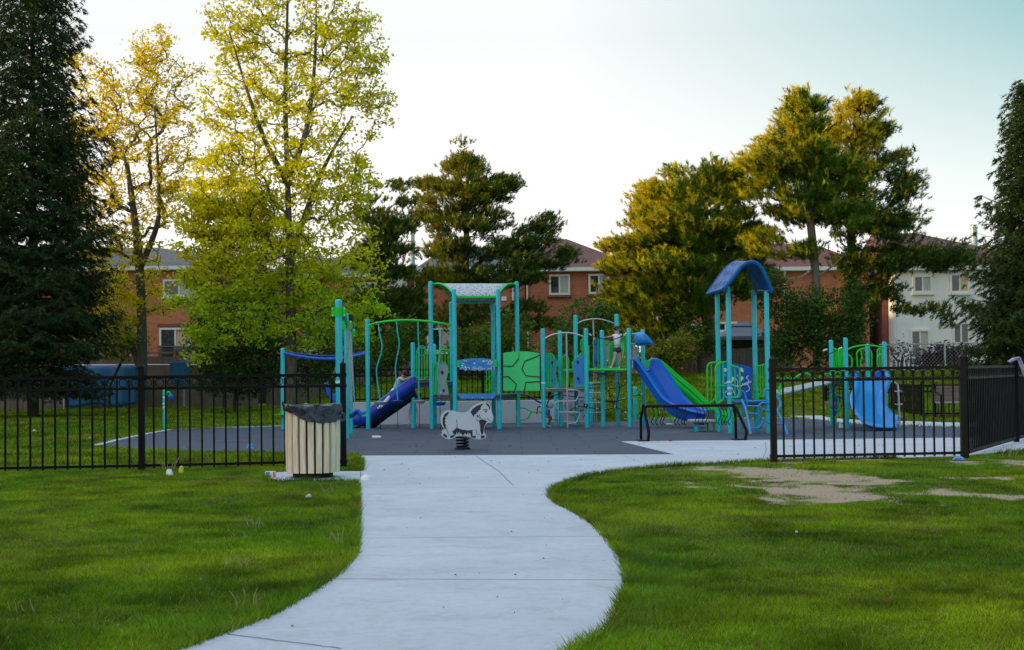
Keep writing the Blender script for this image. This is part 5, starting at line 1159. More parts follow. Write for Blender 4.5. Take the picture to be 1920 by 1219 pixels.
# printed play panel behind the loops
pp = plate(PS, 'print_panel', [(1055, 733), (1097, 733), (1097, 789), (1056, 789), (1057, 745)], 37.4, mat('pale_panel', (.50, .52, .58), .5, .06, 2, dirt=.2), .03)
mb = MB()
def st(pts, r=.005): mb.tube(pl(pts, 37.37), r, 4)
for (x0, x1, y) in [(1057, 1064, 735), (1066, 1074, 735), (1089, 1093, 734), (1088, 1094, 751.5), (1089, 1093, 753.5), (1087.5, 1094, 768.5), (1088, 1094, 770.5), (1073, 1076, 777.5), (1072, 1077, 779.5)]:
    x = x0
    while x < x1: st([(x, y - .8), (x, y + .8)], .004); st([(x, y - .8 + (x * 7 % 1.6)), (x + .8, y)], .003); x += 1.3
for pts in ([(1061, 756), (1058.5, 761), (1061, 766)], [(1059, 761.5), (1067, 761.5)], [(1071, 756.5), (1069, 761), (1071.5, 766)], [(1066, 746), (1071, 751)], [(1086, 760.5), (1094, 760.5)], [(1092, 755), (1096, 760)], [(1092, 768), (1096, 762)], [(1066, 776), (1068, 778), (1073, 777.5)], [(1072, 766), (1070, 771)]): st(pts, .006)
mb.build('printed_drawing', darkline, pp)
# --- rope net
net = [[(1101, 728), (1125, 727.5), (1140, 728), (1155, 728)], [(1103, 722), (1135, 719), (1152, 714)], [(1097, 744), (1112, 747), (1125, 750), (1140, 752), (1157, 752), (1175, 747)], [(1141, 727), (1143, 740), (1150, 755), (1153, 762), (1176, 774)], [(1157, 713), (1162, 723), (1161, 735), (1157, 751), (1156, 766), (1157, 770)], [(1159, 727), (1168, 724), (1176, 716)], [(1120, 765), (1138, 768), (1150, 765)], [(1139, 746), (1146, 742), (1153, 738)], [(1068, 770), (1082, 763), (1097, 764), (1120, 766)], [(1056, 741), (1075, 744), (1097, 746)], [(1187, 743), (1202, 739.5)], [(1137, 752), (1150, 755), (1157, 752)], [(1094, 784), (1094, 781), (1099, 776)]]
for pts in net: ptube(PS, 'net_rope', pts, 36.1, .010, rope, smooth_=3, n=6)
for (x, y, a) in [(1151, 714, 0), (1172, 714, .6), (1141, 728, 1.4), (1152, 739, .2), (1140, 746.5, 1), (1116, 749, -.3), (1171, 747, .4), (1153, 762, 1), (1173, 773, -.4), (1134, 766, .1), (1120, 766, .1), (1082, 762, 1.5), (1203, 739, .2), (1157, 714.5, 1.2), (1107, 746, -.2)]:
    d = Vector((math.cos(a), 0, math.sin(a))) * .03; c = W(x, y, 36.08); q = MB(); q.tube([c - d, c + d], .014, 6); q.build('net_connector', whitep, PS)
q = MB(); c = W(1142, 750, 36.05)
mb = MB(); mb.ball(W(1098, 761, 35.2), .045, (1, .5, 1), 10, 6)
for k in range(4): a = .5 + k * math.pi / 2; c = W(1098, 761, 35.2); mb.ball(c + Vector((math.cos(a) * .045, -.02, math.sin(a) * .045)), .022, (1, .6, 1), 6, 4)
mb.build('net_hub', rope, PS); mb = MB(); mb.ball(W(1098, 761, 35.12), .018); mb.build('hub_cap', mat('pink_cap', (.5, .25, .28), .5), PS)
# --- high bridge with the girl
ptube(PS, 'bridge_beam', [(1101, 693.5), (1181, 694)], 35.4, .032, green); ptube(PS, 'bridge_beam', [(1131, 691.5), (1159, 691)], 36.3, .028, green)
zb = W(1140, 693, 35.6).z
V = []; nu = 14
for i in range(nu + 1):
    u = i / nu; x = W(1102, 695, 35.4).x * (1 - u) + W(1181, 695, 35.4).x * u; z = zb - .035 - .035 * math.sin(math.pi * u)
    V += [(x, 35.42, z), (x, 36.2, z)]
mb = MB(); mb.add(V, [(2 * i, 2 * i + 2, 2 * i + 3, 2 * i + 1) for i in range(nu)]); o = mb.build('bridge_deck', navy, PS, smooth=True); o.modifiers.new('s', 'SOLIDIFY').thickness = .025
ptube(PS, 'hand_rope', [(1103, 625.5), (1112, 631), (1124, 634.5), (1138, 636.5), (1152, 636), (1165, 631), (1175, 625)], 35.35, .011, rope, smooth_=4)
for a, b in (((1103.5, 625.8), (1109, 629)), ((1169, 628.5), (1175, 625))): ptube(PS, 'rope_ferrule', [a, b], 35.33, .016, whitep)
climbpanel(PS, [(1121.8, 633.5), (1116.5, 633.5), (1112, 641), (1113.8, 656), (1112.2, 672), (1112.8, 689.5), (1122, 689.5)], 35.9, blue, [(1118, 645, .03, slide_under), (1118.5, 679, .035, slide_under), (1118.5, 685, .02, slide_under)])
climbpanel(PS, [(1133, 637.5), (1139, 637.5), (1143.5, 644), (1142.5, 660), (1145, 688.5), (1133.5, 688.5)], 36.0, greyp, [(1137.5, 645, .035, green), (1138.5, 677, .03, whiteline), (1139.5, 684, .025, darkline)])
barrier(PS, 1145, 1151, 640, 688, 36.1, 1, .013)
plate(PS, 'blue_panel', [(1148, 641), (1151, 641), (1151, 690), (1147, 690)], 36.4, blue, .02)
barrier(PS, 1163.5, 1176.5, 630, 689, 36.1, 3, .014, corner=3, wavy=1.0)
ptube(PS, 'guard_frame', [(1169, 629), (1162.5, 641), (1166, 665), (1163, 689)], 35.9, .015, green, rnd=.04)
ptube(PS, 'guard_frame', [(1104, 648), (1104.5, 690)], 35.9, .015, green); ptube(PS, 'guard_frame', [(1102, 700), (1102.5, 727)], 35.9, .014, green)
mb = MB(); q = MB()
p0, p1 = W(1083, 692, 36.7), W(1100, 694, 35.9); ptube(PS, 'bridge_beam', [(1056, 693.5), (1084, 693)], 36.6, .022, green); ptube(PS, 'blue_step', [(1056, 696), (1078, 699)], 36.5, .03, blue)
barrier(PS, 1089, 1097, 633, 660, 36.7, 2, .013); plate(PS, 'grey_plate', [(1091, 636), (1098, 640), (1098, 660), (1091, 660)], 36.8, greyp)
# --- blue hood over the slide entrance
zs = []
c0 = W(1205, 637, 35.7)
bmh = MB(); V = []; prof = [(-15.5, -11.5, -2, .10), (-14, -13, 11, .22), (-8, -14, 12, .32), (0, -13.5, 11, .36), (7, -9, 10, .36), (13, -2, 10.5, .30), (17, 3.5, 10, .2), (19, 6, 9.5, .06)]
nn = 16
for (dx, t, b_, hw) in prof:
    ct = W(1205.5 + dx, 637 + t, 35.6); cb = W(1205.5 + dx, 637 + b_, 35.6)
    zc_, hh = (ct.z + cb.z) / 2, max(.02, (ct.z - cb.z) / 2)
    for k in range(nn): a = 2 * math.pi * k / nn; e = .75; V.append((ct.x, 35.6 + hw * .8 * math.copysign(abs(math.cos(a)) ** e, math.cos(a)), zc_ + hh * math.copysign(abs(math.sin(a)) ** e, math.sin(a))))
fs = [(i * nn + k, i * nn + (k + 1) % nn, (i + 1) * nn + (k + 1) % nn, (i + 1) * nn + k) for i in range(len(prof) - 1) for k in range(nn)] + [tuple(range(nn)), tuple((len(prof) - 1) * nn + k for k in range(nn))]
bmh.add(V, fs); bmh.build('slide_hood', blue_lt, PS, smooth=True)
ptube(PS, 'hood_mark', [(1206, 629), (1208, 632), (1212, 632), (1213.5, 629.5), (1210, 627.5), (1206, 629)], 35.27, .005, navy)
for y in (626.5, 644.5): ptube(PS, 'hood_bracket', [(1184, y), (1191, y)], 35.3, .018, teal)
ptube(PS, 'hood_bracket', [(1186, 640), (1191, 634), (1189, 628)], 35.3, .01, teal)
plate(PS, 'grey_plate', [(1186, 650), (1196, 650), (1196, 676), (1186, 676)], 35.9, greyp); ptube(PS, 'guard_frame', [(1197.5, 648), (1198, 678)], 35.8, .014, green); ptube(PS, 'slide_edge', [(1186, 675), (1186, 690)], 35.2, .014, whitep)
# --- blue slide
near = [W(1187, 674, 35.15), W(1197, 677, 35.1), W(1216, 703, 34.9), W(1239.6, 739, 34.6), W(1252, 752, 34.45), W(1270, 762, 34.3), W(1298, 771, 34.1), W(1323.5, 776, 34.0)]
far = [W(1222, 674, 36.0), W(1234, 676, 35.95), W(1256, 707, 35.7), W(1274, 735, 35.45), W(1288, 751, 35.25), W(1300, 761, 35.1), (W(1312, 766, 34.95)), W(1325, 770, 34.8)]
slide(PS, near, far, .28, blue, slide_under)
plate(PS, 'slide_entry', [(1187, 676), (1199, 680), (1204, 690), (1190, 690)], 35.5, navy, .5)
# --- green slide behind
near = [W(1215, 676, 36.4), W(1231, 679, 36.5), W(1243, 687, 36.6), W(1268, 709, 36.9), W(1300, 736, 37.2), W(1322, 757, 37.4), W(1340, 772, 37.6), W(1360, 779, 37.7), W(1376, 782, 37.8)]
far = [p + Vector((.12, .62, .05)) for p in near]
slide(PS, near, far, .20, green, green)
q = [p + Vector((0, -.03, 0)) for p in cr(near, 4)]; n = len(q); mb = MB(); vs = [p for p in q] + [p + Vector((-.03, 0, -.24)) for p in q]; mb.add(vs, [(i, i + 1, n + i + 1, n + i) for i in range(n - 1)]); o = mb.build('slide_side', green, PS, smooth=True); o.modifiers.new('s', 'SOLIDIFY').thickness = .02
plate(PS, 'slide_entry', [(1211, 675), (1219, 676), (1217, 690), (1211, 691)], 36.3, green_panel, .3)
for px in (1229.5, 1257.5): 
    p = W(px, 800, 36.9); mb = MB(); z1 = W(px, 716 if px < 1240 else 740, 36.9).z; mb.tube([(p.x, 36.9, 0), (p.x, 36.9, z1)], .022, 8); mb.build('slide_leg', green, PS, smooth=True)
mb = MB(); p = W(1257, 802, 36.9); mb.lathe((p.x, 36.9, 0), [(.12, .005), (.1, .03)], 12); mb.build('foot_plate', steel, PS)
for x0, x1 in ((1196, 1203),): barrier(PS, x0, x1, 729, 783, 38.8, 0, .014)
ptube(PS, 'grab_bar', [(1212, 729), (1219, 731), (1225, 733)], 37, .016, green); mb = MB(); mb.ball(W(1224, 733, 37), .04, (1.4, .7, .7)); mb.build('grab_knob', greyp, PS, smooth=True)
# small grey play table behind the bike rack
T = tag(empty('play_table', (W(1306, 811, 32.4).x, 32.4, 0)), 'grey low play table with a teal stub leg seen through the bike rack', 'play table')
mb = MB(); p = W(1306, 811, 32.4); mb.post(p.x, 32.4, 0, W(1306, 790, 32.4).z, .055); mb.build('leg', teal, T, smooth=True)
a = W(1294, 788, 32.3); b = W(1341, 788, 32.3); mb = MB(); mb.box(((a.x + b.x) / 2, 32.5, a.z - .02), (b.x - a.x, .7, .05)); mb.build('table_top', greyp, T, bevel=.01)
mb = MB(); a = W(1326, 768, 32.7); b = W(1340, 790, 32.7); mb.box(((a.x + b.x) / 2, 32.7, (a.z + b.z) / 2), (b.x - a.x, .03, a.z - b.z)); mb.build('back_panel', mat('slate_plastic', (.06, .08, .11), .5, .1, 3), T, bevel=.01)
for px in (1327, 1339): p = W(px, 812, 32.6); mb = MB(); mb.tube([(p.x, 32.6, 0), (p.x, 32.6, W(px, 790, 32.6).z)], .022, 8); mb.build('support', green, T, smooth=True)

# ================================================================ right play unit: roofed tower, ramp bridge, wavy slide
TR = tag(empty('play_structure', (W(1390, 812, 31.6).x, 31.6, 0)), 'tall blue roofed play tower linked by a ramp to the wavy blue slide at right', 'play structure')
Q = [(1349, 32.15, 551), (1369.5, 31.3, 536), (1418, 32.1, 543), (1441.3, 31.15, 546)]
for px, D, t in Q: post_at(TR, px, D, t, r=.052, base=811, band=[716, 728, 738] if D == 31.3 else None)
# roof
nf = [W(a, b, 31.0) for a, b in [(1357, 542), (1369, 528), (1381, 512), (1392, 499), (1404, 492), (1416, 492.5), (1428, 503), (1438, 524), (1447, 546)]]
bf = [W(a, b, 32.4) for a, b in [(1327, 551), (1340, 532), (1353, 514), (1366, 500), (1378, 492.5), (1390, 493), (1402, 504), (1413, 526), (1422, 545)]]
A, B = cr(nf, 4), cr(bf, 4); V = []; nu = 6
for a, b in zip(A, B):
    for j in range(nu + 1): V.append(a.lerp(b, j / nu))
mb = MB(); mb.add(V, [(i * (nu + 1) + j, i * (nu + 1) + j + 1, (i + 1) * (nu + 1) + j + 1, (i + 1) * (nu + 1) + j) for i in range(len(A) - 1) for j in range(nu)])
roofb = mat('tower_roof_blue', (.004, .11, .34), .45, .2, 2, dirt=.2, spec=.15)
rf = mb.build('roof', roofb, TR, smooth=True); s = rf.modifiers.new('s', 'SOLIDIFY'); s.thickness = .045; s.offset = 0
for E in (A, B): mb = MB(); mb.tube(E, .04, 8); mb.build('roof_rim', roofb, rf, smooth=True)
mb = MB(); mb.tube([A[0], B[0]], .04, 8); mb.build('roof_rim', roofb, rf, smooth=True); mb = MB(); mb.tube([A[-1], B[-1]], .04, 8); mb.build('roof_rim', roofb, rf, smooth=True)
for k in range(1, 4):
    mb = MB(); off = Vector((-.025, -.01, .03)); i0 = 2; P = [A[i].lerp(B[i], k / 4 + .05 * math.sin(i * 1.3)) + off for i in range(1, 16)]
    for q0 in (0, 5, 10): mb.tube(P[q0 + k % 2:q0 + 4], .007, 4)
    mb.build('roof_groove', navy, rf)
zt = W(1400, 752, 31.5).z
hp_ = [W(1369.5, 752, 31.3), W(1441.3, 752, 31.15), W(1418, 752, 32.1), W(1349, 752, 32.15)]; hp_ = [Vector((p.x, p.y, zt)) for p in hp_]; mb = MB(); mb.prism(hp_, (0, 0, -.08)); mb.build('deck', deckm, TR)
def loopC(root, pts, D, bars=(), r=.017):
    mb = MB(); mb.tube(rnd_poly([W(a, b, D) for a, b in pts], .06, 4), r * 1.15, 8)
    for x, y0, y1 in bars: mb.tube([W(x, y0, D), W(x + .8, y1, D)], r * .8, 6)
    return mb.build('guard_rail', green, root, smooth=True)
loopC(TR, [(1348, 680), (1332, 680), (1326, 687), (1327, 749), (1329, 757), (1341, 749), (1342, 740)], 32.0, [(1333.5, 681, 754)])
loopC(TR, [(1368, 678.5), (1350, 680), (1341.5, 687), (1343, 748), (1344, 757), (1357.5, 749), (1356, 680)], 31.4, [(1349.5, 681, 753)])
ptube(TR, 'guard_bar', [(1343, 723), (1364, 723)], 31.35, .014, green); ptube(TR, 'guard_bar', [(1347, 672), (1349.5, 690)], 32, .016, green)
loopC(TR, [(1370, 685), (1384, 689.5), (1387, 692), (1388, 742), (1384, 745), (1371, 745.5)], 31.1, [(1377.5, 688, 745)])
bp = plate(TR, 'activity_panel', [(1351, 749), (1351, 684), (1365, 682), (1380, 682.5), (1395, 685), (1409.5, 689.5), (1410, 749)], 32.0, blue, .03, bevel=.004)
mb = MB()
def leaf(cx, cy, s, a, m=None):
    P = []; 
    for k in range(12): t = 2 * math.pi * k / 12; u = math.cos(t) * s; v = math.sin(t) * s * .6 * (1 - .35 * math.cos(t)); P.append(W(cx + u * math.cos(a) - v * math.sin(a), cy + u * math.sin(a) + v * math.cos(a), 31.96))
    q = MB(); q.prism([Vector((p.x, 31.975, p.z)) for p in P], (0, .004, 0)); return q
for (x, y, s, a, m_) in [(1360, 694, 4.2, 1.6, whiteline), (1391, 694, 5, .9, whiteline), (1373, 712, 5.5, 1.8, whiteline), (1390.5, 710.5, 5, 1.9, whiteline), (1359.5, 704, 3, 1.4, greyp), (1383, 705, 3, 1.2, greyp), (1398, 744, 4, 1.3, teal_dk)]: leaf(x, y, s, a).build('printed_leaf', m_, bp)
for pts, r in (([(1354, 715), (1358, 719), (1366, 718), (1376, 723), (1388, 724), (1398, 719), (1408, 716)], .014), ([(1403, 704.5), (1399, 709), (1404, 714), (1401, 720), (1405, 727), (1404, 732), (1398, 735)], .009), ([(1378, 708), (1383, 716), (1382, 726), (1385, 736), (1381, 744)], .008), ([(1363, 733), (1358, 738), (1361, 745), (1366, 744)], .009), ([(1373, 727), (1375, 735), (1378, 740)], .008), ([(1391, 719), (1396, 722), (1404, 720)], .010)):
    mb = MB(); mb.tube([Vector((p.x, 31.972, p.z)) for p in cr(pl(pts, 32.0), 4)], r, 5); mb.build('printed_vine', whiteline, bp)
loopC(TR, [(1417, 684), (1420, 686), (1420, 738), (1424, 744), (1440, 743)], 31.75, [(1425, 686, 742), (1430, 685, 741), (1434.5, 684.5, 741)])
ptube(TR, 'guard_bar', [(1417, 685), (1421, 687), (1436, 683)], 31.6, .017, green)
plate(TR, 'panel_clamp', [(1417, 740), (1423, 740), (1423, 749), (1417, 749)], 31.7, green)
plate(TR, 'deck_fascia', [(1378, 750.5), (1440, 750.5), (1440, 754.5), (1378, 754.5)], 31.05, blue_lt, .04)
# blue lattice climber, leaning towards the viewer
def cl(p, f): return (p[0], p[1], -f)
for pts in ([(1390.6, 732), (1396, 737), (1399.5, 748), (1401, 758)],): ptube(TR, 'climber_rail', pts, 31.0, .02, blue_lt, smooth_=3)
ptube(TR, 'climber_rail', [(1391, 750, 0), (1398, 765, -.2), (1403, 787, -.45), (1408, 815.5, -.75)], 31.0, .026, blue_lt)
ptube(TR, 'climber_rail', [(1433, 744, 0), (1434, 732, 0), (1438, 730, 0), (1447, 733, 0)], 31.0, .02, blue_lt, rnd=.04); ptube(TR, 'climber_rail', [(1455, 741, 0), (1464, 754, -.1), (1462, 764, -.2), (1457, 769, -.3), (1466, 786, -.45), (1472, 800, -.6), (1477, 815.5, -.75)], 31.0, .024, blue_lt, rnd=.05)
for k, pts in enumerate([[(1400, 761.5), (1422, 762), (1428, 755), (1443, 756), (1456, 759)], [(1422, 762), (1434, 769), (1446, 771.5), (1457, 771)], [(1403, 775), (1419, 776), (1431.5, 787), (1424, 802), (1407, 803.5)], [(1431.5, 787), (1443, 794), (1455, 794.5), (1468, 794.5)], [(1401, 753), (1424, 751.5), (1436, 752)]]):
    f = -.2 - .12 * k if k < 4 else -.05; ptube(TR, 'climber_rung', [(a, b, f) for a, b in pts], 31.0, .018, blue_lt, rnd=.04)
for (a, b) in (((1376, 755), (1375, 762)), ((1387, 755), (1388, 763)), ((1374, 761), (1390, 765))): ptube(TR, 'silver_strut', [a, b], 31.6, .008, steel)
for pts in ([(1422, 757), (1420, 764)], [(1433, 758), (1432, 766), (1425, 778)]): ptube(TR, 'silver_strut', pts, 32, .01, steel)
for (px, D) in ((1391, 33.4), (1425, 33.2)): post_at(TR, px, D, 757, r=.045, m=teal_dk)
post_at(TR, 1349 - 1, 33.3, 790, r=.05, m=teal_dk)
# ramp bridge from tower to far unit
zA = W(1452, 742, 31.6); zB = W(1560, 718, 34.0)
mb = MB(); mb.bar(zA + Vector((0, 0, .05)), zB + Vector((0, 0, .05)), .5, .03); mb.build('ramp_deck', perf, TR)
for dy in (-.27, .27):
    mb = MB(); mb.tube([zA + Vector((0, dy, 0)), zB + Vector((0, dy, 0))], .024, 8); mb.build('ramp_beam', green, TR, smooth=True)
ptube(TR, 'ramp_beam', [(1560, 719, 2.4), (1600, 717, 2.7)], 31.6, .024, green)
ptube(TR, 'ramp_strut', [(1459, 741), (1464, 720)], 31.7, .03, green)
ptube(TR, 'handrail', [(1447, 710, 0), (1484, 710, .8), (1492, 708, 1), (1500, 702, 1.2), (1510, 700, 1.4), (1518, 702, 1.6), (1524, 709, 1.7), (1533, 712, 1.8), (1541, 705, 1.9), (1550, 701, 2), (1558, 706, 2.2)], 31.6, .02, green, smooth_=3)
ptube(TR, 'hand_rope', [(1447, 695, 0), (1480, 689, .8), (1515, 681, 1.4), (1550, 666, 2.0), (1578, 652.5, 2.2)], 31.6, .010, rope, smooth_=4)
for a, b in (((1543, 658), (1551, 655)), ((1572, 655), (1579, 652))): ptube(TR, 'rope_ferrule', [a, b], 33.9, .02, whitep)
# far unit
for px, D, t in ((1561, 34.6, 637.5), (1588.4, 33.0, 633), (1629.5, 35.2, 644.6), (1661, 33.6, 640.6)): post_at(TR, px, D, t, r=.05, base=805)
ptube(TR, 'green_arch', [(1588, 656), (1600, 651), (1615, 648), (1628, 647.5), (1642, 649), (1658, 653)], 33.3, .018, green, smooth_=4)
barrier(TR, 1563, 1569, 655, 700, 34, 1, .016, corner=3, wavy=1); barrier(TR, 1573, 1581, 654, 700, 33.6, 2, .017, corner=3)
ptube(TR, 'guard_bar', [(1562, 653), (1570, 656), (1575, 664), (1578, 700)], 34, .016, green, smooth_=3); ptube(TR, 'guard_bar', [(1563, 690), (1566, 706), (1571, 710), (1578, 709)], 33.7, .015, green, smooth_=3)
ptube(TR, 'grab_loop', [(1589, 666), (1594, 667), (1597, 674), (1597, 686), (1593, 690), (1589, 690)], 33, .016, green, smooth_=3)
ptube(TR, 'guard_rail', [(1609, 700), (1606, 662), (1611, 656), (1624, 652)], 34.9, .017, green, rnd=.08); ptube(TR, 'guard_rail', [(1626, 653), (1633, 658), (1634.5, 664), (1634.5, 700)], 34.9, .017, green, rnd=.08)
ptube(TR, 'guard_bar', [(1614, 656), (1616, 668), (1614, 678), (1616, 700)], 34.9, .015, green, smooth_=3); ptube(TR, 'guard_bar', [(1629, 660), (1630, 700)], 35, .015, green)
barrier(TR, 1645, 1656, 654, 690, 34.3, 2, .014, corner=3); ptube(TR, 'grab_loop', [(1653, 664), (1646, 668), (1645, 683), (1649, 689), (1654, 690)], 33.5, .016, green, smooth_=3)
zt = W(1600, 708, 33.5).z; mb = MB(); a = W(1563, 708, 33.2); b = W(1660, 708, 33.2); mb.box(((a.x + b.x) / 2, 34.1, zt - .05), (b.x - a.x, 1.8, .09)); mb.build('deck', deckm, TR)
# wavy slide
L = [W(1602, 700, 33.0), W(1607, 720, 32.7), W(1600, 744, 32.3), W(1602, 763, 32.0), (W(1612, 779, 31.75)), W(1628, 793, 31.6), W(1652, 799, 31.5), W(1681, 800, 31.5)]
Rr = [W(1660, 698, 33.2), W(1665, 714, 32.95), W(1657, 738, 32.7), W(1656, 755, 32.55), W(1663, 769, 32.4), W(1670, 776, 32.35), W(1677, 780, 32.3), W(1684, 782, 32.25)]
slide(TR, L, Rr, .17, blue_lt, blue, 'wavy_slide')
for pts in ([(1600, 701), (1604, 694), (1611, 702)], [(1641, 702), (1648, 694), (1654, 697), (1660, 705)]): plate(TR, 'slide_lip', pts + [(pts[-1][0], 709), (pts[0][0], 709)], 33.0, blue, .06)
# silver pole with loops beside the slide
ptube(TR, 'climbing_pole', [(1662, 716), (1673, 716), (1681, 720), (1684, 730), (1687, 803)], 33.0, .024, steel, smooth_=4)
ptube(TR, 'pole_loop', [(1684, 734), (1674, 734), (1675, 758), (1685, 758.5)], 33.0, .014, steel, rnd=.08); ptube(TR, 'pole_loop', [(1685, 733), (1692, 735), (1695, 745), (1694, 757), (1686, 758)], 33.1, .016, steel, smooth_=3); ptube(TR, 'pole_loop', [(1686, 780), (1692, 783), (1695.5, 792), (1695, 803)], 33.1, .016, steel, smooth_=3)
# spinner toy between the posts
ptube(TR, 'spinner_ring', [(1564 + 10 * math.cos(t) * .9, 761 + 25 * math.sin(t)) for t in [k * math.pi / 10 for k in range(20)]], 33.4, .016, green, closed=True)
plate(TR, 'spinner_disc', [(1566 + 5 * math.cos(t), 762 + 18 * math.sin(t)) for t in [k * math.pi / 8 for k in range(16)]], 33.5, blue, .03)
p = W(1554, 757, 33.6); mb = MB(); M = Matrix.Rotation(math.radians(-80), 3, 'Y'); mb.lathe((0, 0, 0), [(.12, -.12), (.09, -.04), (.05, .04), (.03, .1)], 14); mb.v = [M @ v + p for v in mb.v]; mb.build('talk_cone', greyp, TR, smooth=True)
ptube(TR, 'spinner_bar', [(1564, 742), (1570, 742.5), (1577, 745)], 33.3, .014, navy); ptube(TR, 'spinner_bar', [(1565, 769), (1578, 769)], 33.3, .012, green); ptube(TR, 'spinner_bar', [(1565, 796), (1580, 793), (1606, 778)], 33.6, .012, green)
post_at(TR, 1566, 34.2, 722, r=.04)

# ================================================================ swing frame with bucket seats, left
SW = tag(empty('swing_set', (W(648, 825, 31).x, 31, 0)), 'teal swing frame with moulded blue seats on chains beside the left fence post', 'swing set')
sp = [(637, 28.5, 561.5, .069), (651, 31.2, 588, .052), (658.5, 33.6, 604.6, .045)]
for px, D, t, r in sp: post_at(SW, px, D, t, r=r, base=822, band=[716] if D < 30 else None)
tops = []
for (px, D, t, r) in sp:
    x = W(px, 822, D).x; z = W(px, t, D).z - .24; q = MB(); q.lathe((x, D, 0), [(r + .008, z - .09), (r + .008, z + .09)], 16); q.build('clamp', green, SW, smooth=True)
    q = MB(); q.box((x, D, z), (2 * r + .13, .03, .18)); q.build('clamp_flange', green, SW, bevel=.005); tops.append(Vector((x, D, z)))
    for sx_ in (-1, 1):
        for sz in (-1, 1): q = MB(); q.ball((x + sx_ * (r + .045), D - .02, z + sz * .06), .012, n=6, m=4); q.build('bolt', whitep, SW)
for a, b in zip(tops[:-1], tops[1:]): q = MB(); q.tube([a + Vector((.10, .05, -.02)), b + Vector((.02, -.05, 0))], .035, 8); q.build('top_beam', teal, SW, smooth=True)
def chain(root, a, b, s=.05):
    mb = MB(); d = (b - a); L = d.length; n = int(L / s); u = d.normalized(); v = u.orthogonal().normalized(); w = u.cross(v)
    for i in range(n):
        c = a + d * ((i + .5) / n); x = v if i % 2 else w
        mb.tube([c + u * (s * .62 * math.cos(t)) + x * (s * .3 * math.sin(t)) for t in [k * math.pi / 3 for k in range(6)]], s * .12, 4, closed=True)
    return mb.build('chain', chainm, root)
def bucket(root, c, rz=0, s=1.0):
    """moulded seat: deep scoop with a high back"""
    M = Matrix.Rotation(rz, 3, 'Z'); V = []; nu, nv = 10, 12
    path = [(-.02, .62), (.02, .45), (.06, .28), (.10, .12), (.18, .02), (.30, -.02), (.42, .0), (.50, .06), (.54, .10), (.60, .02), (.62, -.06)]
    P = cr([Vector((a, 0, b)) for a, b in path], 2)
    for i, p in enumerate(P):
        t = i / (len(P) - 1); hw = .20 + .05 * math.sin(math.pi * t) if t < .8 else .24 - .1 * (t - .8)
        for j in range(nu + 1):
            v = j / nu * 2 - 1; V.append(M @ Vector((p.x - .02 - .06 * (abs(v) ** 3) * (t < .4) + (.0), v * hw, p.z + .10 * abs(v) ** 3 * (t > .25))) * s + c)
    mb = MB(); mb.add(V, [(i * (nu + 1) + j, i * (nu + 1) + j + 1, (i + 1) * (nu + 1) + j + 1, (i + 1) * (nu + 1) + j) for i in range(len(P) - 1) for j in range(nu)])
    o = mb.build('swing_seat', blue, root, smooth=True); o.modifiers.new('s', 'SOLIDIFY').thickness = .03; return o
c1 = W(677, 783, 31.4); c1.x -= .62 * .8; bucket(SW, Vector((c1.x, 31.4, c1.z)), 0, .8)
chain(SW, tops[0].lerp(tops[1], .75) + Vector((.12, 0, -.05)), Vector((c1.x + .12, 31.0, c1.z + .2))); chain(SW, tops[1].lerp(tops[2], .6) + Vector((.03, 0, -.05)), Vector((c1.x + .22, 31.8, c1.z + .12))); chain(SW, tops[0].lerp(tops[1], .85) + Vector((.08, 0, -.05)), Vector((c1.x + .1, 31.2, c1.z + .3)))
chain(SW, tops[0].lerp(tops[1], .6) + Vector((.14, 0, -.05)), Vector((c1.x + .3, 31.1, c1.z + .15))); chain(SW, tops[1].lerp(tops[2], .35) + Vector((.06, 0, -.05)), Vector((c1.x + .34, 31.7, c1.z + .1)))
c2 = W(612, 757, 33.6)
bucket(SW, Vector((c2.x + .05, 33.6, c2.z)), 0, .75)
chain(SW, Vector((tops[1].x - .1, 32.8, tops[1].z - .1)), Vector((c2.x + .12, 33.5, W(619, 713, 33.6).z)))
# overhead blue track between the leftmost posts
OT = tag(empty('overhead_track', (W(531, 805, 36.8).x, 36.8, 0)), 'leftmost teal post carrying a sagging blue overhead track to the ladder bridge', 'overhead track')
post_at(OT, 531, 36.8, 653); ptube(OT, 'track_rail', [(533, 662), (545, 665), (570, 669.5), (600, 672.5), (625, 673), (650, 670.5), (670, 666.5), (687, 662.5)], 36.7, .035, blue, smooth_=4)
ptube(OT, 'track_rail', [(533, 659), (560, 663), (600, 667), (640, 667), (670, 663), (688, 659)], 37.4, .022, navy, smooth_=4)
q = MB(); p = W(526, 778, 36.6); q.lathe((p.x, 36.7, p.z), [(.02, -.02), (.16, -.01), (.17, .01), (.02, .02)], 14); q.build('step_disc', green, OT, smooth=True); q = MB(); p = W(683, 780, 36.0); q.lathe((p.x, 36.2, p.z), [(.02, -.02), (.12, -.01), (.12, .01), (.02, .02)], 14); q.build('step_disc', green, OT, smooth=True)
# lone talk post at left
LP = tag(empty('talk_post', (W(309, 808, 37).x, 37, 0)), 'short teal post with white bands and a blue ball near the kerb at left', 'post')
post_at(LP, 308.5, 37.0, 731, r=.040, base=808, band=[745, 757, 764])
ptube(LP, 'talk_tube', [(311, 741), (314, 736), (318, 736), (320, 741)], 36.9, .022, green, smooth_=3); q = MB(); q.ball(W(320.5, 744, 36.9), .075, n=14, m=10); q.build('talk_ball', blue, LP, smooth=True)
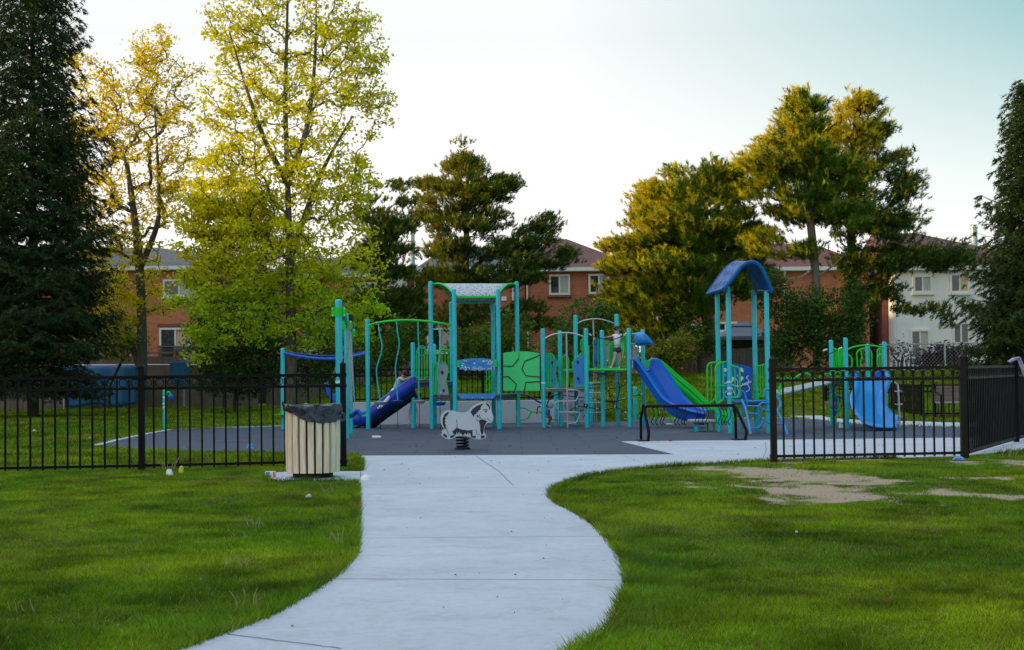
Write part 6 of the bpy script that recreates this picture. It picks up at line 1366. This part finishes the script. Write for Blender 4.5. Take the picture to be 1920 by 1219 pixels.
# ================================================================ people (children on the equipment)
skin_m = mat('skin', (.62, .33, .23), .55, .08, 8); skin_d = mat('deep_skin', (.16, .07, .045), .55, .08, 8); hair_m = mat('dark_hair', (.022, .013, .01), .5, .3, 40); white_c = mat('white_cotton', (.80, .84, .92), .85, .06, 9, bumps=.2, bscale=25)
denim = mat('denim', (.03, .05, .10), .85, .3, 30); short_b = mat('blue_shorts_cloth', (.05, .24, .60), .8, .1, 9); shoe_m = mat('white_shoe', (.65, .66, .66), .6, .08, 8); pink_c = mat('pale_pink_cotton', (.62, .56, .62), .85, .1, 9); cap_m = mat('pale_cap', (.38, .40, .52), .8, .1, 8); mint = mat('mint_shoe', (.25, .55, .42), .6, .1, 8); eye_m = mat('eye_dark', (.01, .008, .007), .3, .1)
def skinmesh(name, verts, edges, rad, m, parent, sub=1, root=0):
    me = bpy.data.meshes.new(name); org = ORG[parent.name]; me.from_pydata([tuple(Vector(v) - org) for v in verts], edges, []); me.materials.append(m)
    o = bpy.data.objects.new(name, me); COL.objects.link(o); o.parent = parent; ORG[o.name] = org.copy()
    s = o.modifiers.new('skin', 'SKIN'); s.use_smooth_shade = True
    if not me.skin_vertices: me.skin_vertices.new()
    for i, r in enumerate(rad):
        r = r if hasattr(r, '__len__') else (r, r); me.skin_vertices[0].data[i].radius = r; me.skin_vertices[0].data[i].use_root = (i == root)
    b = o.modifiers.new('sub', 'SUBSURF'); b.levels = sub; b.render_levels = sub
    return o
def child(label, J, h, parent_loc, top_m, bot_m, shoe, sk=skin_m, hair='bun', face=Vector((-1, 0, 0)), long_pants=False, pantsr=1.0):
    """J: joint positions; h: standing height"""
    root = tag(empty('person', parent_loc), label, 'person'); k = h / 1.1
    V = []; E = []; Rr = []
    def add(p, r, par=None):
        V.append(Vector(p)); Rr.append([x * k for x in r] if hasattr(r, '__len__') else r * k); i = len(V) - 1
        if par is not None: E.append((par, i))
        return i
    pel = add(J['pelvis'], (.070, .05)); wa = add(J['pelvis'].lerp(J['chest'], .45), (.062, .048), pel); ch = add(J['chest'], (.075, .052), wa); nk = add(J['neck'], .026, ch); hd = add(J['neck'].lerp(J['head'], .6), (.05, .052), nk); ht = add(J['head'] + (J['head'] - J['neck']) * .35, (.058, .062), hd)
    for s in ('l', 'r'):
        sh = add(J['sh_' + s], .032, ch); el = add(J['el_' + s], .022, sh); wr = add(J['wr_' + s], .015, el); d = (J['wr_' + s] - J['el_' + s]).normalized(); pa = add(J['wr_' + s] + d * .035 * k, (.022, .012), wr)
        side = d.cross(Vector((0, 0, 1))); side = side.normalized() if side.length > .1 else Vector((0, 1, 0))
        for q in range(4):
            o = side * (q - 1.5) * .011 * k; f1 = add(J['wr_' + s] + d * .058 * k + o, .0055, pa); f2 = add(J['wr_' + s] + d * (.078 + .004 * (q in (1, 2))) * k + o + Vector((0, 0, -.008 * k)), .0045, f1)
        t1 = add(J['wr_' + s] + d * .035 * k + side * .026 * k, .006, pa); add(J['wr_' + s] + d * .052 * k + side * .034 * k, .005, t1)
        hp = add(J['hip_' + s], .050, pel); kn = add(J['kn_' + s], .036, hp); cf = add(J['kn_' + s].lerp(J['an_' + s], .35), .036, kn); an = add(J['an_' + s], .022, cf); 
        fd = J.get('toe_' + s, J['an_' + s] + face * .12 * k - Vector((0, 0, .03 * k))); add(fd, .022, an)
    skinmesh('body', V, E, Rr, sk, root, 1)
    up = (J['head'] - J['neck']).normalized(); hc = J['head'] + up * .04 * k
    f = face.normalized(); sd = up.cross(f).normalized()
    mb = MB(); mb.ball(hc + f * .075 * k - up * .01 * k, .012 * k, n=6, m=5); mb.build('nose', sk, root, smooth=True)
    for s in (-1, 1):
        mb = MB(); mb.ball(hc + f * .062 * k + sd * s * .024 * k + up * .012 * k, .008 * k, n=6, m=5); mb.build('eye', eye_m, root, smooth=True)
        mb = MB(); mb.ball(hc + sd * s * .062 * k - f * .01 * k, .016 * k, (.7, .7, 1.2), 6, 5); mb.build('ear', sk, root, smooth=True)
    mb = MB(); mb.tube([hc + f * .066 * k - up * .038 * k - sd * .015 * k, hc + f * .068 * k - up * .04 * k + sd * .015 * k], .004 * k, 5); mb.build('mouth', mat('lips', (.35, .10, .09), .5), root)
    mb = MB(); mb.ball(hc - f * .016 * k + up * .022 * k, .074 * k, (1.0, 1.0, 1.0), 12, 9)
    if hair == 'bun': mb.ball(hc - f * .075 * k + up * .045 * k, .032 * k); 
    if hair == 'long': mb.tube(cr([hc - f * .04 * k, hc - f * .08 * k - up * .05 * k, hc - f * .08 * k - up * .14 * k], 3), .04 * k, 8)
    mb.build('cap' if hair == 'cap' else 'hair', cap_m if hair == 'cap' else hair_m, root, smooth=True)
    if hair == 'cap': mb = MB(); c = hc + f * .075 * k + up * .03 * k; mb.ball(c, .05 * k, (1, 1, .18), 10, 5); mb.build('cap_peak', cap_m, root, smooth=True)
    # shirt
    V = []; E = []; Rr = []
    a = add(J['pelvis'].lerp(J['chest'], .12), (.108, .088)); b = add(J['pelvis'].lerp(J['chest'], .5), (.098, .082), a); c = add(J['chest'], (.112, .084), b); add(J['chest'].lerp(J['neck'], .55), (.05, .045), c)
    for s in ('l', 'r'): d = add(J['sh_' + s], .043, c); add(J['sh_' + s].lerp(J['el_' + s], .45), .036, d)
    skinmesh('shirt', V, E, Rr, top_m, root, 1)
    V = []; E = []; Rr = []
    a = add(J['pelvis'], (.112, .092)); add(J['pelvis'].lerp(J['chest'], .22), (.104, .086), a)
    for s in ('l', 'r'):
        d = add(J['hip_' + s], .082, a)
        if long_pants: e = add(J['kn_' + s], .055 * pantsr, d); add(J['an_' + s], .055 * pantsr, e)
        else: add(J['hip_' + s].lerp(J['kn_' + s], .42), .072 * pantsr, d)
    skinmesh('trousers' if long_pants else 'shorts', V, E, Rr, bot_m, root, 1)
    for s in ('l', 'r'):
        V = []; E = []; Rr = []; fd = J.get('toe_' + s, J['an_' + s] + face * .12 * k - Vector((0, 0, .03 * k))); a = add(J['an_' + s] - Vector((0, 0, .0)), .028); b = add(J['an_' + s].lerp(fd, .3) - Vector((0, 0, .012 * k)), .03, a); add(fd, .024, b); skinmesh('shoe', V, E, Rr, shoe, root, 1)
    return root
def wp(px, py, D, dy=0): return W(px, py, D + dy)
# girl on the bridge (facing left, arm resting on the rope)
D = 35.65; g = lambda x, y, d=0: W(1100 + x / 11.08, 600 + y / 11.08, D + d)
child('girl in a white top and denim shorts standing on the green beamed bridge',
      dict(pelvis=g(635, 590), chest=g(632, 355), neck=g(628, 285), head=g(612, 225), sh_l=g(562, 325, -.05), sh_r=g(705, 320, .05), el_l=g(480, 352, -.12), wr_l=g(400, 360, -.2), el_r=g(760, 400, .05), wr_r=g(735, 335, -.15),
           hip_l=g(600, 610, -.04), hip_r=g(672, 610, .04), kn_l=g(580, 790, -.08), kn_r=g(682, 800, .05), an_l=g(522, 968, -.12), an_r=g(685, 972, .06), toe_l=g(470, 1003, -.12), toe_r=g(665, 1003, -.02)), 1.02, g(630, 1015), white_c, denim, shoe_m, face=Vector((-.9, -.35, -.2)))
# boy crouching and running under the middle deck
D = 36.0; g = lambda x, y, d=0: W(990 + x / 13.546, 720 + y / 13.546, D + d)
child('boy in blue shorts and a pale cap crouching beneath the middle deck',
      dict(pelvis=g(470, 700, .05), chest=g(420, 560, 0), neck=g(500, 530, -.05), head=g(540, 545, -.08), sh_l=g(350, 555, -.08), sh_r=g(480, 560, .08), el_l=g(240, 590, -.1), wr_l=g(232, 695, -.15), el_r=g(560, 600, -.05), wr_r=g(600, 560, -.1),
           hip_l=g(450, 720, -.02), hip_r=g(500, 730, .1), kn_l=g(590, 850, -.05), kn_r=g(560, 840, .12), an_l=g(520, 1040, -.02), an_r=g(530, 1045, .15), toe_l=g(590, 1095, -.05), toe_r=g(560, 1090, .1)), .98, g(520, 1110), white_c, short_b, mint, sk=skin_d, hair='cap', face=Vector((.75, -.4, -.4)), pantsr=1.15)
# girl lying at the top of the left slide
D = 36.45; g = lambda x, y, d=0: W(730 + (x - 12) / 9.379, 680 + (y - 28) / 9.379, D + d)
child('dark haired girl in a pale top lying head up on the left blue slide',
      dict(pelvis=g(105, 520, .05), chest=g(190, 335, 0), neck=g(235, 275, -.05), head=g(268, 232, -.08), sh_l=g(205, 300, -.14), sh_r=g(240, 310, .1), el_l=g(265, 340, -.3), wr_l=g(345, 290, -.3), el_r=g(330, 320, .1), wr_r=g(390, 280, .1),
           hip_l=g(85, 545, 0), hip_r=g(100, 550, .12), kn_l=g(-40, 700, 0), kn_r=g(-30, 700, .12), an_l=g(-170, 830, 0), an_r=g(-160, 830, .12), toe_l=g(-210, 820, 0), toe_r=g(-200, 820, .12)), .95, g(130, 450), pink_c, white_c, shoe_m, hair='long', face=Vector((.85, -.45, .1)), long_pants=True)
# child in white behind the post under the left deck
D = 37.0; g = lambda x, y, d=0: W(730 + x / 9.379, 680 + y / 9.379, D + d)
child('child in loose white trousers standing behind a post under the left deck',
      dict(pelvis=g(420, 760), chest=g(450, 650), neck=g(480, 610), head=g(510, 590, -.02), sh_l=g(395, 640, -.03), sh_r=g(520, 640, .05), el_l=g(360, 690, -.05), wr_l=g(380, 740, -.08), el_r=g(555, 640, 0), wr_r=g(560, 600, -.08),
           hip_l=g(390, 780, -.02), hip_r=g(460, 780, .02), kn_l=g(365, 920, -.03), kn_r=g(485, 920, .03), an_l=g(350, 1080, -.03), an_r=g(490, 1080, .03), toe_l=g(335, 1105, -.14), toe_r=g(495, 1105, -.1)), .8, g(420, 1110), white_c, white_c, shoe_m, hair='long', face=Vector((.5, -.8, -.3)), long_pants=True, pantsr=1.1)
# unseen brick block added left of the park to cast its evening shadow
def add_shade_block():
    sdh = Vector((math.sin(math.radians(-90)), math.cos(math.radians(-90)), 0)); t = Vector((-sdh.y, sdh.x, 0)); c = sdh * 44 + Vector((0, 30, 0))
    rt = tag(empty('shade_block', c), 'long unseen brick block added west of the park to shade the lawn', 'added shade block')
    M = Matrix((t, -sdh, Vector((0, 0, 1)))).transposed(); L, H, Dp = 150, 9.4, 9
    mb = MB(); mb.box(c + sdh * Dp / 2 + Vector((0, 0, H / 2)), (L, Dp, H), M=M); mb.build('wall', brick, rt)
    mb = MB(); mb.box(c + sdh * Dp / 2 + Vector((0, 0, H + .2)), (L + .6, Dp + .6, .4), M=M); mb.build('roof', roof_gry, rt)
    for i in range(-24, 25):
        for z in (1.5, 4.4, 7.3):
            p = c + t * i * 3 - sdh * .04 + Vector((0, 0, z + .7)); mb = MB(); mb.box(p, (1.4, .12, 1.4), M=M); w = mb.build('window', alum, rt)
            if abs(i) < 8: mb = MB(); mb.box(p - sdh * .07, (1.2, .03, 1.2), M=M); mb.build('pane', glassd, w)
add_shade_block()
# ================================================================ camera, sky, sun
cam = bpy.data.cameras.new('camera'); co = bpy.data.objects.new('camera', cam); COL.objects.link(co)
cam.sensor_width = 36; cam.lens = F / 1920 * 36; cam.clip_end = 5000; cam.clip_start = .1
M4 = Matrix((Rv, Uv, -Fv)).transposed().to_4x4(); M4.translation = CAM; co.matrix_world = M4; SC.camera = co
SUN_EL, SUN_AZ = math.radians(5.0), math.radians(-91)     # azimuth from +Y towards +X: the sun stands to the left
sd = Vector((math.sin(SUN_AZ) * math.cos(SUN_EL), math.cos(SUN_AZ) * math.cos(SUN_EL), math.sin(SUN_EL)))
sl = bpy.data.lights.new('sun', 'SUN'); sl.energy = 5.0; sl.angle = math.radians(.5); sl.color = (1, .71, .27)
so = bpy.data.objects.new('sun', sl); COL.objects.link(so); so.rotation_euler = sd.to_track_quat('Z', 'Y').to_euler(); so.location = (-40, 0, 30)
wd = bpy.data.worlds.new('World'); SC.world = wd; wd.use_nodes = True; nt = wd.node_tree; bg = nt.nodes['Background']
sky = nt.nodes.new('ShaderNodeTexSky'); sky.sky_type = 'NISHITA'; sky.sun_disc = False; sky.sun_elevation = SUN_EL; sky.sun_rotation = SUN_AZ
sky.air_density = 1.0; sky.dust_density = 1.5; sky.ozone_density = 1.2
bg.inputs['Strength'].default_value = SKY_STR
# thin evening haze: real sky colour by direction, pale along the horizon, blue green to the upper right
tc = nt.nodes.new('ShaderNodeTexCoord'); sp_ = nt.nodes.new('ShaderNodeSeparateXYZ'); nt.links.new(tc.outputs['Generated'], sp_.inputs[0])
hz = ramp(nt, sp_.outputs[2], HAZE)
mr = nt.nodes.new('ShaderNodeMapRange'); mr.inputs[1].default_value = .03; mr.inputs[2].default_value = .42; nt.links.new(sp_.outputs[0], mr.inputs[0])
ml = nt.nodes.new('ShaderNodeMapRange'); ml.inputs[1].default_value = .05; ml.inputs[2].default_value = .26; nt.links.new(sp_.outputs[2], ml.inputs[0])
mm = nt.nodes.new('ShaderNodeMath'); mm.operation = 'MULTIPLY'; nt.links.new(mr.outputs[0], mm.inputs[0]); nt.links.new(ml.outputs[0], mm.inputs[1])
hz2 = mixc(nt, hz, TEAL_SKY, mm.outputs[0])
ad = mixc(nt, sky.outputs[0], hz2, HAZE_MIX)
nt.links.new(ad, bg.inputs['Color'])
SC.view_settings.view_transform = 'Standard'; SC.view_settings.look = 'None'; SC.view_settings.exposure = 0; SC.view_settings.gamma = 1
SC.render.engine = 'CYCLES'; SC.cycles.use_denoising = True
try: SC.cycles.denoiser = 'OPENIMAGEDENOISE'
except Exception: pass
SC.cycles.max_bounces = 6; SC.cycles.diffuse_bounces = 3; SC.cycles.transparent_max_bounces = 8
SC.render.resolution_x = 1024; SC.render.resolution_y = 650
# the added block left of the park, out of the frame, shades the lawn
